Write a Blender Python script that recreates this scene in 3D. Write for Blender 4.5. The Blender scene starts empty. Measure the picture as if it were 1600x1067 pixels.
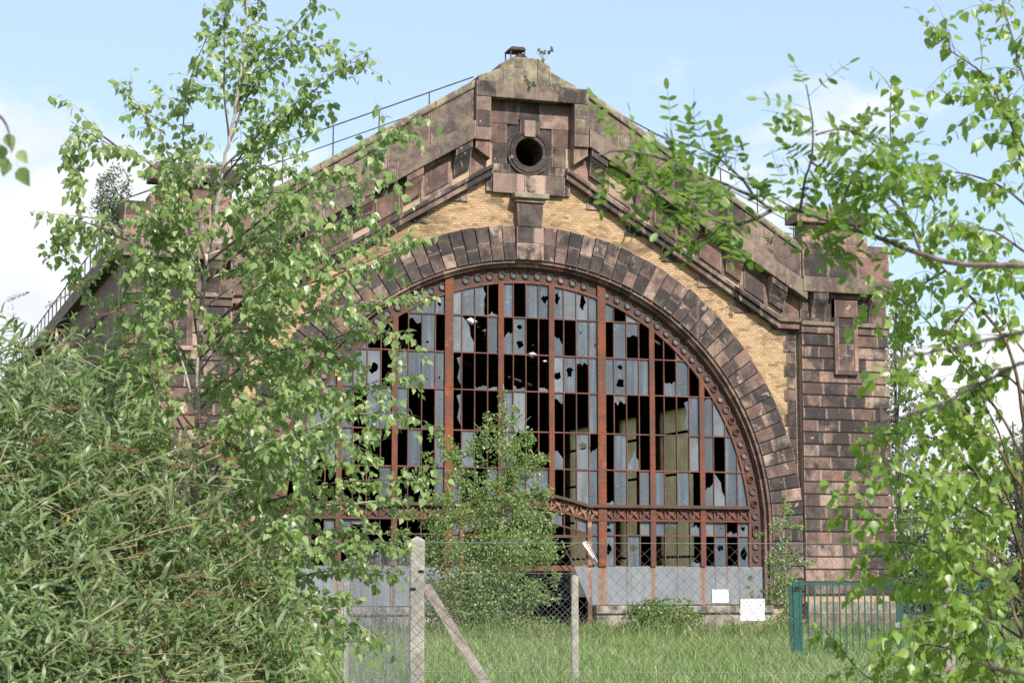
import bpy, math, random
import numpy as np
from mathutils import Vector, Matrix
from mathutils.geometry import tessellate_polygon

# ------------------------------------------------------------------ camera, sky, sun, exposure
SC = bpy.context.scene
COL = SC.collection
R = math.radians
IW, IH, FPX, HOR = 1600.0, 1067.0, 3000.0, 900.0
PHI = math.atan((HOR - IH / 2) / FPX)          # camera looks up a little
YAW = math.atan(3000 / 8800)                   # and to the right of the facade's normal
CAM = np.array([-18.77, -53.60, 1.7])
FW = np.array([math.sin(YAW) * math.cos(PHI), math.cos(YAW) * math.cos(PHI), math.sin(PHI)])
RT = np.array([math.cos(YAW), -math.sin(YAW), 0.0])
UP = np.cross(RT, FW)

def at(x, y, d):
    """world point seen at photo position x, y at d metres along the view axis"""
    return CAM + d * (FW + RT * (x - IW / 2) / FPX - UP * (y - IH / 2) / FPX)

def ground_at(x, d):
    p = at(x, HOR, d)
    return np.array([p[0], p[1], 0.0])

cam = bpy.data.cameras.new("camera")
cam.sensor_width = 36.0
cam.lens = 36.0 * FPX / IW
cam.clip_start, cam.clip_end = 0.1, 6000.0
cam.dof.use_dof = True
cam.dof.focus_distance = 21.0
cam.dof.aperture_fstop = 9.0
cam_ob = bpy.data.objects.new("camera", cam)
COL.objects.link(cam_ob)
M3 = Matrix((RT, UP, -FW)).transposed()
cam_ob.matrix_world = Matrix.Translation(CAM.tolist()) @ M3.to_4x4()
SC.camera = cam_ob

SUN_EL, SUN_AZ = 41.0, 13.0                    # azimuth from the facade's normal towards the right pier
SUN = np.array([math.cos(R(SUN_EL)) * math.sin(R(SUN_AZ)), -math.cos(R(SUN_EL)) * math.cos(R(SUN_AZ)), math.sin(R(SUN_EL))])
world = bpy.data.worlds.new("World")
SC.world = world
world.use_nodes = True

class NT:
    """small helper for node trees"""
    def __init__(s, tree):
        s.t = tree
        s.n, s.l = tree.nodes, tree.links
        s.n.clear()
    def new(s, typ, **kw):
        n = s.n.new(typ)
        for k, v in kw.items():
            setattr(n, k, v)
        return n
    def link(s, a, b):
        s.l.new(a, b)
    def setin(s, sock, v):
        if isinstance(v, bpy.types.NodeSocket):
            s.l.new(v, sock)
        elif isinstance(v, (tuple, list)) and len(v) == 3 and sock.type == 'RGBA':
            sock.default_value = (*v, 1)
        else:
            sock.default_value = v
    def math(s, op, a, b=0.0, c=None, clamp=False):
        n = s.new('ShaderNodeMath', operation=op, use_clamp=clamp)
        s.setin(n.inputs[0], a); s.setin(n.inputs[1], b)
        if c is not None: s.setin(n.inputs[2], c)
        return n.outputs[0]
    def mix(s, f, a, b, mode='MIX'):
        n = s.new('ShaderNodeMix', data_type='RGBA', blend_type=mode)
        s.setin(n.inputs[0], f); s.setin(n.inputs[6], a); s.setin(n.inputs[7], b)
        return n.outputs[2]
    def noise(s, vec, scale, detail=4.0, rough=0.55, dist=0.0):
        n = s.new('ShaderNodeTexNoise')
        if vec is not None: s.l.new(vec, n.inputs['Vector'])
        n.inputs['Scale'].default_value = scale
        n.inputs['Detail'].default_value = detail
        n.inputs['Roughness'].default_value = rough
        n.inputs['Distortion'].default_value = dist
        return n.outputs[0]
    def ramp(s, f, stops, interp='LINEAR'):
        n = s.new('ShaderNodeValToRGB')
        cr = n.color_ramp
        cr.interpolation = interp
        while len(cr.elements) < len(stops): cr.elements.new(0.5)
        for e, (p, c) in zip(cr.elements, stops):
            e.position = p
            e.color = (*c, 1) if isinstance(c, (tuple, list)) else (c, c, c, 1)
        s.setin(n.inputs[0], f)
        return n.outputs[0]
    def vmath(s, op, a, b):
        n = s.new('ShaderNodeVectorMath', operation=op)
        s.setin(n.inputs[0], a); s.setin(n.inputs[1], b)
        return n.outputs[0]
    def bump(s, h, strength, dist):
        n = s.new('ShaderNodeBump')
        n.inputs['Strength'].default_value = strength
        n.inputs['Distance'].default_value = dist
        s.l.new(h, n.inputs['Height'])
        return n.outputs[0]

w = NT(world.node_tree)
sky = w.new('ShaderNodeTexSky', sky_type='NISHITA')
sky.sun_disc = False
sky.sun_elevation = R(SUN_EL)
sky.sun_rotation = math.atan2(SUN[0], SUN[1])
sky.altitude = 200
sky.air_density = 1.0
sky.dust_density = 1.2
sky.ozone_density = 1.5
tc = w.new('ShaderNodeTexCoord')
sepw = w.new('ShaderNodeSeparateXYZ'); w.link(tc.outputs['Generated'], sepw.inputs[0])
mp = w.new('ShaderNodeMapping'); mp.inputs['Scale'].default_value = (1, 1, 1.7)
mp.inputs['Location'].default_value = (5.5, 6.5, 4.0)
w.link(tc.outputs['Generated'], mp.inputs[0])
cn = w.noise(mp.outputs[0], 5.2, 7.0, 0.52, 0.25)
low = w.math('MULTIPLY', w.math('SUBTRACT', 0.212, sepw.outputs[2]), 1.5)     # more cloud lower down
low = w.math('MAXIMUM', low, -0.12)
cf = w.math('ADD', cn, low)
cmask = w.ramp(cf, [(0.468, 0.0), (0.595, 1.0)], 'EASE')
cbri = w.noise(mp.outputs[0], 9.0, 4.0, 0.5)
ccol = w.ramp(cbri, [(0.32, (4.9, 5.25, 5.75)), (0.62, (6.6, 6.6, 6.7))])
haze_c = w.mix(0.45, sky.outputs[0], (4.7, 6.0, 7.5))                        # thin high veil
skyc = w.mix(cmask, haze_c, ccol)
bg = w.new('ShaderNodeBackground'); w.link(skyc, bg.inputs[0]); bg.inputs[1].default_value = 0.096
wo = w.new('ShaderNodeOutputWorld'); w.link(bg.outputs[0], wo.inputs[0])

sl = bpy.data.lights.new("sun", 'SUN')
sl.energy = 3.6
sl.angle = R(0.55)
sl.color = (1.0, 0.955, 0.88)
so = bpy.data.objects.new("sun", sl)
so.rotation_euler = Vector((-SUN).tolist()).to_track_quat('-Z', 'Y').to_euler()
so.location = (20, -60, 60)
COL.objects.link(so)

SC.view_settings.view_transform = 'Standard'
SC.view_settings.look = 'None'
SC.view_settings.gamma = 1.0
SC.view_settings.use_curve_mapping = False
SC.view_settings.exposure = 0.90
SC.render.engine = 'CYCLES'
SC.cycles.max_bounces = 7
SC.cycles.diffuse_bounces = 3
SC.cycles.glossy_bounces = 2
SC.cycles.transmission_bounces = 3
SC.cycles.use_denoising = False

rng = random.Random(7)
nrg = np.random.RandomState(7)

# ------------------------------------------------------------------ materials
def new_mat(name):
    m = bpy.data.materials.new(name)
    m.use_nodes = True
    return m, NT(m.node_tree)

def finish(nt, color, rough=0.8, normal=None, metal=0.0, spec=0.3):
    p = nt.new('ShaderNodeBsdfPrincipled')
    nt.setin(p.inputs['Base Color'], color)
    nt.setin(p.inputs['Roughness'], rough)
    nt.setin(p.inputs['Metallic'], metal)
    p.inputs['Specular IOR Level'].default_value = spec
    if normal is not None: nt.link(normal, p.inputs['Normal'])
    o = nt.new('ShaderNodeOutputMaterial')
    nt.link(p.outputs[0], o.inputs[0])
    return p

def pos_rand(nt):
    """world position pushed apart by a random number per object, so no two stones carry the same grain"""
    g = nt.new('ShaderNodeNewGeometry')
    oi = nt.new('ShaderNodeObjectInfo')
    off = nt.math('MULTIPLY', oi.outputs['Random'], 57.0)
    cx = nt.new('ShaderNodeCombineXYZ')
    nt.link(off, cx.inputs[0]); nt.link(off, cx.inputs[2])
    return g.outputs['Position'], nt.vmath('ADD', g.outputs['Position'], cx.outputs[0]), oi.outputs['Random'], g

def stone_mat(name, stops, soot=1.0, lichen=0.0, grain=26.0, margin=0.55):
    m, nt = new_mat(name)
    pos, prand, rnd, g = pos_rand(nt)
    base = nt.ramp(rnd, stops)
    # bedding streaks inside each stone
    mpn = nt.new('ShaderNodeMapping'); mpn.inputs['Scale'].default_value = (1.6, 1.6, 7.0); nt.link(prand, mpn.inputs[0])
    st = nt.noise(mpn.outputs[0], 1.7, 5, 0.6, 0.6)
    base = nt.mix(nt.ramp(st, [(0.35, 0.0), (0.7, 0.65)]), base, nt.mix(0.5, base, (0.29, 0.185, 0.145)))
    # soot crust, in shapes of its own
    big = nt.noise(pos, 0.55, 6, 0.62, 0.4)
    mid = nt.noise(prand, 2.3, 5, 0.6, 0.5)
    sm = nt.math('MULTIPLY', nt.ramp(nt.math('ADD', nt.math('MULTIPLY', big, 0.55), nt.math('MULTIPLY', mid, 0.5)), [(0.46, 0.0), (0.58, 1.0)]), soot)
    base = nt.mix(sm, base, (0.038, 0.034, 0.034))
    rmp = nt.new('ShaderNodeMapping'); rmp.inputs['Scale'].default_value = (2.6, 2.6, 0.32); nt.link(pos, rmp.inputs[0])
    run = nt.noise(rmp.outputs[0], 1.0, 5, 0.62, 0.6)
    base = nt.mix(nt.math('MULTIPLY', nt.ramp(run, [(0.50, 0.0), (0.64, 0.75)]), soot), base, (0.050, 0.043, 0.042))
    pale = nt.noise(nt.vmath('ADD', rmp.outputs[0], (7.3, 1.1, 4.2)), 1.3, 5, 0.62, 0.5)
    base = nt.mix(nt.ramp(pale, [(0.62, 0.0), (0.74, 0.45)]), base, (0.34, 0.275, 0.225))
    # spalled pale patches
    pn = nt.noise(prand, 3.1, 4, 0.55, 0.3)
    base = nt.mix(nt.ramp(pn, [(0.655, 0.0), (0.70, 0.75)]), base, (0.43, 0.32, 0.26))
    # worn pale margins along the two ends of each block, ragged
    tc_ = nt.new('ShaderNodeTexCoord'); sg = nt.new('ShaderNodeSeparateXYZ'); nt.link(tc_.outputs['Generated'], sg.inputs[0])
    dx_ = nt.math('MULTIPLY', nt.math('ABSOLUTE', nt.math('SUBTRACT', sg.outputs[0], 0.5)), 2.0)
    wn = nt.math('ADD', dx_, nt.math('MULTIPLY', nt.math('SUBTRACT', nt.noise(prand, 4.0, 4, 0.6), 0.5), 0.45))
    base = nt.mix(nt.math('MULTIPLY', nt.ramp(wn, [(0.90, 0.0), (1.0, 1.0)]), margin), base, (0.41, 0.30, 0.245))
    gr = nt.noise(pos, grain, 3, 0.6)
    base = nt.mix(nt.ramp(gr, [(0.3, 0.35), (0.7, 0.0)]), base, (0.04, 0.035, 0.034))
    if lichen:
        ln = nt.noise(pos, 2.6, 6, 0.62)
        base = nt.mix(nt.math('MULTIPLY', nt.ramp(ln, [(0.46, 0.0), (0.60, 1.0)]), lichen), base, (0.33, 0.30, 0.18))
        l2 = nt.noise(pos, 4.4, 5, 0.6)
        base = nt.mix(nt.math('MULTIPLY', nt.ramp(l2, [(0.62, 0.0), (0.68, 1.0)]), lichen * 0.8), base, (0.30, 0.27, 0.05))
    h = nt.math('ADD', nt.math('MULTIPLY', nt.noise(pos, 9.0, 5, 0.65), 0.7), nt.math('MULTIPLY', gr, 0.3))
    finish(nt, base, 0.9, nt.bump(h, 0.65, 0.03), spec=0.15)
    return m

DARK = [(0.0, (0.058, 0.049, 0.046)), (0.30, (0.090, 0.072, 0.064)), (0.52, (0.145, 0.106, 0.088)), (0.70, (0.235, 0.155, 0.120)), (0.84, (0.38, 0.265, 0.205)), (1.0, (0.50, 0.38, 0.30))]
REDD = [(0.0, (0.135, 0.088, 0.074)), (0.35, (0.215, 0.128, 0.100)), (0.7, (0.32, 0.185, 0.142)), (1.0, (0.47, 0.32, 0.255))]
PLUM = [(0.0, (0.125, 0.094, 0.086)), (0.5, (0.195, 0.138, 0.122)), (1.0, (0.285, 0.195, 0.165))]
M = {}
M['stone'] = stone_mat('sandstone_sooty', DARK, 0.92, margin=0.85)
M['redstone'] = stone_mat('sandstone_red', REDD, 0.62)
M['plumstone'] = stone_mat('sandstone_coping', PLUM, 0.45, 0.30)
M['capstone'] = stone_mat('sandstone_lichen', [(0.0, (0.17, 0.15, 0.115)), (1.0, (0.30, 0.26, 0.20))], 0.45, 0.75)
M['soot_shade_stone'] = stone_mat('sandstone_soot_and_shade', [(0.0, (0.050, 0.042, 0.040)), (1.0, (0.085, 0.066, 0.060))], 0.9, margin=0.0)  # sooty stone, base colour darkened further for the shade inside the oculus reveal
M['edge'] = stone_mat('sandstone_arris', [(0.0, (0.30, 0.205, 0.17)), (1.0, (0.47, 0.335, 0.275))], 0.30, margin=0.0)

def simple(name, c1, c2, scale=3.0, rough=0.85, bumps=0.3, bd=0.01, spec=0.2, metal=0.0, lo=0.35, hi=0.65):
    m, nt = new_mat(name)
    g = nt.new('ShaderNodeNewGeometry')
    n = nt.noise(g.outputs['Position'], scale, 6, 0.6, 0.3)
    c = nt.ramp(n, [(lo, c1), (hi, c2)])
    h = nt.noise(g.outputs['Position'], scale * 9, 4, 0.6)
    finish(nt, c, rough, nt.bump(h, bumps, bd), metal, spec)
    return m

M['mortar'] = simple('mortar_pink', (0.32, 0.225, 0.155), (0.44, 0.32, 0.225), 2.0)
M['darkmortar'] = simple('mortar_dark', (0.05, 0.043, 0.040), (0.13, 0.10, 0.09), 2.0)
M['concrete'] = simple('concrete_post', (0.24, 0.225, 0.19), (0.40, 0.375, 0.32), 7.0, 0.92, 0.8, 0.006)
M['pinkconcrete'] = simple('concrete_strut', (0.24, 0.195, 0.165), (0.40, 0.345, 0.30), 9.0, 0.92, 0.8, 0.006)
M['plaster'] = simple('plinth_render', (0.10, 0.088, 0.076), (0.36, 0.32, 0.265), 2.4, 0.93, 0.9, 0.03, lo=0.36, hi=0.60)
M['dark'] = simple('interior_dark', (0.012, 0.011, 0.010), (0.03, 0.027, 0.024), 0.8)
M['roofing'] = simple('roof_felt', (0.045, 0.042, 0.040), (0.10, 0.092, 0.085), 0.9)
M['iron'] = simple('railing_iron', (0.045, 0.035, 0.032), (0.10, 0.065, 0.05), 5.0, 0.7)
M['wire'] = simple('galvanised_wire', (0.20, 0.205, 0.21), (0.40, 0.405, 0.41), 4.0, 0.45, 0.0, 0.001, 0.5, 0.5)
M['oldwire'] = simple('dull_wire', (0.07, 0.07, 0.068), (0.16, 0.155, 0.15), 4.0, 0.6, 0.0, 0.001, 0.4, 0.3)
M['green'] = simple('green_enamel', (0.005, 0.062, 0.050), (0.009, 0.098, 0.078), 2.2, 0.5, 0.1, 0.002, 0.5)
M['white'] = simple('white_board', (0.76, 0.76, 0.76), (0.83, 0.83, 0.83), 1.2, 0.6, 0.05, 0.002)
M['blackplastic'] = simple('black_lock', (0.012, 0.012, 0.012), (0.03, 0.03, 0.03), 6, 0.4)
M['rubble'] = simple('broken_masonry', (0.30, 0.20, 0.15), (0.50, 0.38, 0.30), 5, 0.95, 0.8, 0.02)
M['bark'] = simple('young_birch_bark', (0.22, 0.185, 0.15), (0.52, 0.48, 0.42), 16.0, 0.8, 0.4, 0.002)
M['twig'] = simple('twig_bark', (0.075, 0.052, 0.040), (0.17, 0.125, 0.095), 20.0, 0.75, 0.3, 0.001)
M['greytwig'] = simple('robinia_bark', (0.085, 0.065, 0.058), (0.21, 0.17, 0.15), 22.0, 0.8, 0.5, 0.002)
M['brownbark'] = simple('brown_bark', (0.10, 0.062, 0.040), (0.21, 0.14, 0.095), 14.0, 0.8, 0.5, 0.003)  # naturally brown bark, for the right birch and far trees
M['straw'] = simple('dry_stem', (0.25, 0.185, 0.11), (0.50, 0.405, 0.26), 14.0, 0.8, 0.2, 0.001)
M['seed'] = simple('dry_panicle', (0.13, 0.070, 0.040), (0.33, 0.19, 0.105), 40.0, 0.9, 0.4, 0.002)

def rust_mat(name, a, b, d, scale=5.0):
    m, nt = new_mat(name)
    pos, prand, rnd, g = pos_rand(nt)
    n = nt.noise(pos, scale, 6, 0.65, 0.4)
    c = nt.ramp(n, [(0.32, a), (0.52, b), (0.68, d)])
    big = nt.noise(pos, 0.9, 5, 0.6, 0.4)
    c = nt.mix(nt.ramp(big, [(0.42, 0.0), (0.60, 0.8)]), c, (0.090, 0.056, 0.048))
    h = nt.noise(pos, 45, 4, 0.7)
    finish(nt, c, 0.85, nt.bump(h, 0.6, 0.008), 0.0, 0.2)
    return m
M['rust'] = rust_mat('rusty_iron', (0.120, 0.043, 0.028), (0.180, 0.062, 0.037), (0.140, 0.062, 0.046))
M['rustdark'] = rust_mat('rusty_glazing_bar', (0.115, 0.048, 0.036), (0.20, 0.078, 0.054), (0.15, 0.085, 0.07))
M['rustsoot'] = rust_mat('sooty_iron', (0.048, 0.035, 0.031), (0.095, 0.060, 0.047), (0.15, 0.07, 0.04))
M['rustpale'] = rust_mat('flaking_painted_iron', (0.20, 0.085, 0.05), (0.30, 0.15, 0.095), (0.44, 0.36, 0.26), 7.0)

def rivet_mat():
    m, nt = new_mat('riveted_rusty_iron')
    g = nt.new('ShaderNodeNewGeometry'); pos = g.outputs['Position']
    n = nt.noise(pos, 5.0, 6, 0.65, 0.4)
    c = nt.ramp(n, [(0.32, (0.130, 0.043, 0.024)), (0.52, (0.215, 0.068, 0.032)), (0.68, (0.165, 0.070, 0.046))])
    big = nt.noise(pos, 1.1, 5, 0.62, 0.5)
    c = nt.mix(nt.ramp(big, [(0.44, 0.0), (0.62, 0.8)]), c, (0.105, 0.058, 0.044))
    c = nt.mix(nt.ramp(nt.noise(pos, 2.3, 5, 0.6), [(0.58, 0.0), (0.70, 0.7)]), c, (0.34, 0.125, 0.045))
    finish(nt, c, 0.85, nt.bump(nt.noise(pos, 45, 4, 0.7), 0.6, 0.008), 0.0, 0.2)
    return m
M['rivet'] = rivet_mat()

def brick_mat():
    m, nt = new_mat('yellow_brick')
    g = nt.new('ShaderNodeNewGeometry')
    pos = g.outputs['Position']
    c = nt.ramp(g.outputs['Random Per Island'], [(0.0, (0.37, 0.240, 0.128)), (0.4, (0.43, 0.290, 0.160)), (0.75, (0.48, 0.340, 0.20)), (1.0, (0.39, 0.250, 0.132))])
    mpn = nt.new('ShaderNodeMapping'); mpn.inputs['Scale'].default_value = (0.9, 0.9, 2.2); nt.link(pos, mpn.inputs[0])
    s = nt.noise(mpn.outputs[0], 1.0, 7, 0.68, 0.5)
    c = nt.mix(nt.ramp(s, [(0.49, 0.0), (0.63, 0.8)]), c, (0.10, 0.072, 0.045))
    r2 = nt.math('FRACT', nt.math('MULTIPLY', g.outputs['Random Per Island'], 37.7))
    c = nt.mix(nt.ramp(r2, [(0.86, 0.0), (1.0, 0.7)]), c, (0.14, 0.09, 0.05))
    finish(nt, c, 0.85, nt.bump(nt.noise(pos, 40, 3, 0.6), 0.4, 0.006), spec=0.2)
    return m
M['brick'] = brick_mat()

def glass_mat():
    m, nt = new_mat('dirty_wired_glass')
    pos, prand, rnd, g = pos_rand(nt)
    mpn = nt.new('ShaderNodeMapping'); mpn.inputs['Scale'].default_value = (7.0, 1.0, 0.30); nt.link(prand, mpn.inputs[0])
    st = nt.noise(mpn.outputs[0], 1.0, 4, 0.6, 0.1)
    c = nt.ramp(st, [(0.3, (0.055, 0.072, 0.090)), (0.50, (0.088, 0.108, 0.130)), (0.68, (0.150, 0.166, 0.180)), (0.84, (0.235, 0.248, 0.256))])
    r3 = nt.math('FRACT', nt.math('MULTIPLY', rnd, 13.7))
    c = nt.mix(nt.ramp(rnd, [(0.0, 0.75), (0.45, 0.0)]), c, (0.062, 0.080, 0.100))
    c = nt.mix(nt.ramp(r3, [(0.6, 0.0), (1.0, 0.7)]), c, (0.205, 0.222, 0.235))
    gz = nt.noise(prand, 0.9, 4, 0.6, 0.8)
    c = nt.mix(nt.ramp(gz, [(0.45, 0.0), (0.7, 0.7)]), c, (0.062, 0.066, 0.066))
    d = nt.noise(prand, 14.0, 5, 0.7)
    c = nt.mix(nt.ramp(d, [(0.63, 0.0), (0.72, 0.8)]), c, (0.42, 0.43, 0.43))
    p = finish(nt, c, nt.ramp(d, [(0.3, 0.14), (0.7, 0.40)]), nt.bump(nt.noise(prand, 2.2, 2, 0.5), 0.25, 0.03), 0.0, 0.45)
    return m
M['glass'] = glass_mat()

def panel_mat():
    m, nt = new_mat('grey_sheet_metal')
    g = nt.new('ShaderNodeNewGeometry'); pos = g.outputs['Position']
    sp = nt.new('ShaderNodeSeparateXYZ'); nt.link(pos, sp.inputs[0])
    n = nt.noise(pos, 1.3, 6, 0.6, 0.2)
    c = nt.ramp(n, [(0.35, (0.160, 0.172, 0.192)), (0.65, (0.215, 0.224, 0.240))])
    # rust run-off below the mullions
    acc = None
    mpn = nt.new('ShaderNodeMapping'); mpn.inputs['Scale'].default_value = (9, 1, 1.1); nt.link(pos, mpn.inputs[0])
    jag = nt.math('MULTIPLY', nt.math('SUBTRACT', nt.noise(mpn.outputs[0], 1.0, 4, 0.6), 0.5), 0.30)
    for mx, wd, st in ((2.41, 0.20, 1.0), (4.05, 0.13, 0.8), (5.70, 0.14, 0.9), (-2.41, 0.2, 0.9), (-4.05, 0.13, 0.8), (-5.7, 0.12, 0.7), (3.2, 0.03, 0.45), (4.86, 0.03, 0.35), (5.3, 0.03, 0.4), (6.1, 0.04, 0.4), (6.5, 0.04, 0.5), (6.9, 0.03, 0.4)):
        dx = nt.math('ABSOLUTE', nt.math('ADD', nt.math('SUBTRACT', sp.outputs[0], mx), nt.math('MULTIPLY', jag, 0.35)))
        k = nt.math('MULTIPLY', nt.ramp(nt.math('DIVIDE', dx, wd), [(0.35, 1.0), (1.0, 0.0)]), st)
        acc = k if acc is None else nt.math('MAXIMUM', acc, k)
    acc = nt.math('MULTIPLY', acc, nt.ramp(nt.noise(pos, 6.0, 4, 0.6), [(0.3, 0.35), (0.55, 1.0)]))
    c = nt.mix(acc, c, nt.mix(nt.noise(pos, 12, 3), (0.16, 0.075, 0.035), (0.33, 0.17, 0.09)))
    sm = nt.noise(pos, 1.9, 5, 0.6, 1.5)
    c = nt.mix(nt.ramp(sm, [(0.62, 0.0), (0.70, 0.55)]), c, (0.14, 0.17, 0.14))
    gmp = nt.new('ShaderNodeMapping'); gmp.inputs['Scale'].default_value = (5, 1, 0.6); nt.link(pos, gmp.inputs[0])
    c = nt.mix(nt.ramp(nt.noise(gmp.outputs[0], 1.0, 6, 0.65, 0.3), [(0.50, 0.0), (0.72, 0.6)]), c, (0.115, 0.105, 0.095))
    c = nt.mix(nt.ramp(nt.noise(pos, 11.0, 5, 0.7), [(0.64, 0.0), (0.70, 0.7)]), c, (0.20, 0.10, 0.055))
    finish(nt, c, 0.55, nt.bump(nt.noise(pos, 0.9, 2, 0.5), 0.3, 0.05), 0.0, 0.35)
    return m
M['panel'] = panel_mat()

def corr_mat():
    m, nt = new_mat('yellowed_translucent_sheet')
    g = nt.new('ShaderNodeNewGeometry'); pos = g.outputs['Position']
    n = nt.noise(pos, 1.2, 5, 0.6)
    c = nt.ramp(n, [(0.35, (0.50, 0.39, 0.20)), (0.7, (0.72, 0.60, 0.35))])
    t = nt.new('ShaderNodeBsdfTranslucent'); nt.link(c, t.inputs[0])
    d = nt.new('ShaderNodeBsdfDiffuse'); nt.link(c, d.inputs[0])
    mx = nt.new('ShaderNodeMixShader'); mx.inputs[0].default_value = 0.15
    nt.link(t.outputs[0], mx.inputs[1]); nt.link(d.outputs[0], mx.inputs[2])
    o = nt.new('ShaderNodeOutputMaterial'); nt.link(mx.outputs[0], o.inputs[0])
    return m
M['sheet'] = corr_mat()

def leaf_mat(name, stops, trans, tf=0.42, rough=0.42, gl=0.06):
    m, nt = new_mat(name)
    g = nt.new('ShaderNodeNewGeometry'); oi = nt.new('ShaderNodeObjectInfo')
    r = nt.math('FRACT', nt.math('ADD', g.outputs['Random Per Island'], oi.outputs['Random']))
    c = nt.ramp(r, stops)
    hs = nt.noise(g.outputs['Position'], 1.1, 3, 0.5)
    c = nt.mix(nt.math('MULTIPLY', hs, 0.35), c, stops[-1][1])
    # undersides are paler
    c = nt.mix(nt.math('MULTIPLY', g.outputs['Backfacing'], 0.35), c, (0.15, 0.20, 0.11))
    p = nt.new('ShaderNodeBsdfPrincipled')
    nt.link(c, p.inputs['Base Color']); p.inputs['Roughness'].default_value = rough
    p.inputs['Specular IOR Level'].default_value = 0.55
    t = nt.new('ShaderNodeBsdfTranslucent')
    nt.link(nt.mix(0.65, c, trans), t.inputs[0])
    mx = nt.new('ShaderNodeMixShader'); mx.inputs[0].default_value = tf
    nt.link(p.outputs[0], mx.inputs[1]); nt.link(t.outputs[0], mx.inputs[2])
    o = nt.new('ShaderNodeOutputMaterial'); nt.link(mx.outputs[0], o.inputs[0])
    return m
M['birchleaf'] = leaf_mat('birch_leaf', [(0, (0.091, 0.164, 0.044)), (0.45, (0.168, 0.269, 0.084)), (0.8, (0.241, 0.349, 0.124)), (0.94, (0.320, 0.422, 0.189)), (1, (0.437, 0.466, 0.189))], (0.495, 0.670, 0.175), 0.42, 0.34)
M['birchleaf2'] = leaf_mat('fresh_birch_leaf', [(0, (0.079, 0.151, 0.023)), (0.45, (0.151, 0.256, 0.042)), (0.85, (0.229, 0.355, 0.063)), (1, (0.355, 0.433, 0.118))], (0.514, 0.735, 0.086), 0.48, 0.36)
M['robinialeaf'] = leaf_mat('robinia_leaflet', [(0.0, (0.080, 0.150, 0.022)), (0.6, (0.120, 0.205, 0.030)), (1.0, (0.170, 0.26, 0.040))], (0.36, 0.56, 0.05), 0.5)
M['buddleialeaf'] = leaf_mat('buddleia_leaf', [(0.0, (0.085, 0.160, 0.050)), (0.45, (0.135, 0.232, 0.080)), (0.82, (0.190, 0.295, 0.118)), (0.985, (0.29, 0.37, 0.20)), (0.996, (0.40, 0.30, 0.04)), (1.0, (0.22, 0.13, 0.06))], (0.34, 0.50, 0.12), 0.38, 0.40)
M['sapleaf'] = leaf_mat('small_birch_leaf', [(0, (0.124, 0.193, 0.056)), (0.6, (0.198, 0.285, 0.093)), (1, (0.317, 0.397, 0.159))], (0.444, 0.603, 0.143), 0.4)
M['bushleaf'] = leaf_mat('bramble_leaf', [(0, (0.072, 0.138, 0.022)), (0.6, (0.114, 0.198, 0.034)), (1, (0.180, 0.252, 0.048))], (0.312, 0.456, 0.060), 0.4)
M['farleaf'] = leaf_mat('far_leaf', [(0.0, (0.10, 0.135, 0.080)), (0.6, (0.145, 0.185, 0.11)), (1.0, (0.20, 0.24, 0.15))], (0.30, 0.37, 0.19), 0.45)
M['grass'] = leaf_mat('grass_blade', [(0.0, (0.120, 0.220, 0.044)), (0.5, (0.185, 0.305, 0.072)), (0.88, (0.25, 0.355, 0.105)), (0.95, (0.32, 0.35, 0.16)), (1.0, (0.42, 0.37, 0.22))], (0.36, 0.54, 0.10), 0.35, 0.5)

def ground_mat():
    m, nt = new_mat('grassy_soil')
    g = nt.new('ShaderNodeNewGeometry'); pos = g.outputs['Position']
    n = nt.noise(pos, 0.8, 7, 0.65)
    c = nt.ramp(n, [(0.3, (0.055, 0.075, 0.028)), (0.55, (0.075, 0.100, 0.036)), (0.75, (0.12, 0.10, 0.065))])
    finish(nt, c, 0.95, nt.bump(nt.noise(pos, 7, 5, 0.7), 0.8, 0.08), spec=0.1)
    return m
M['ground'] = ground_mat()

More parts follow.
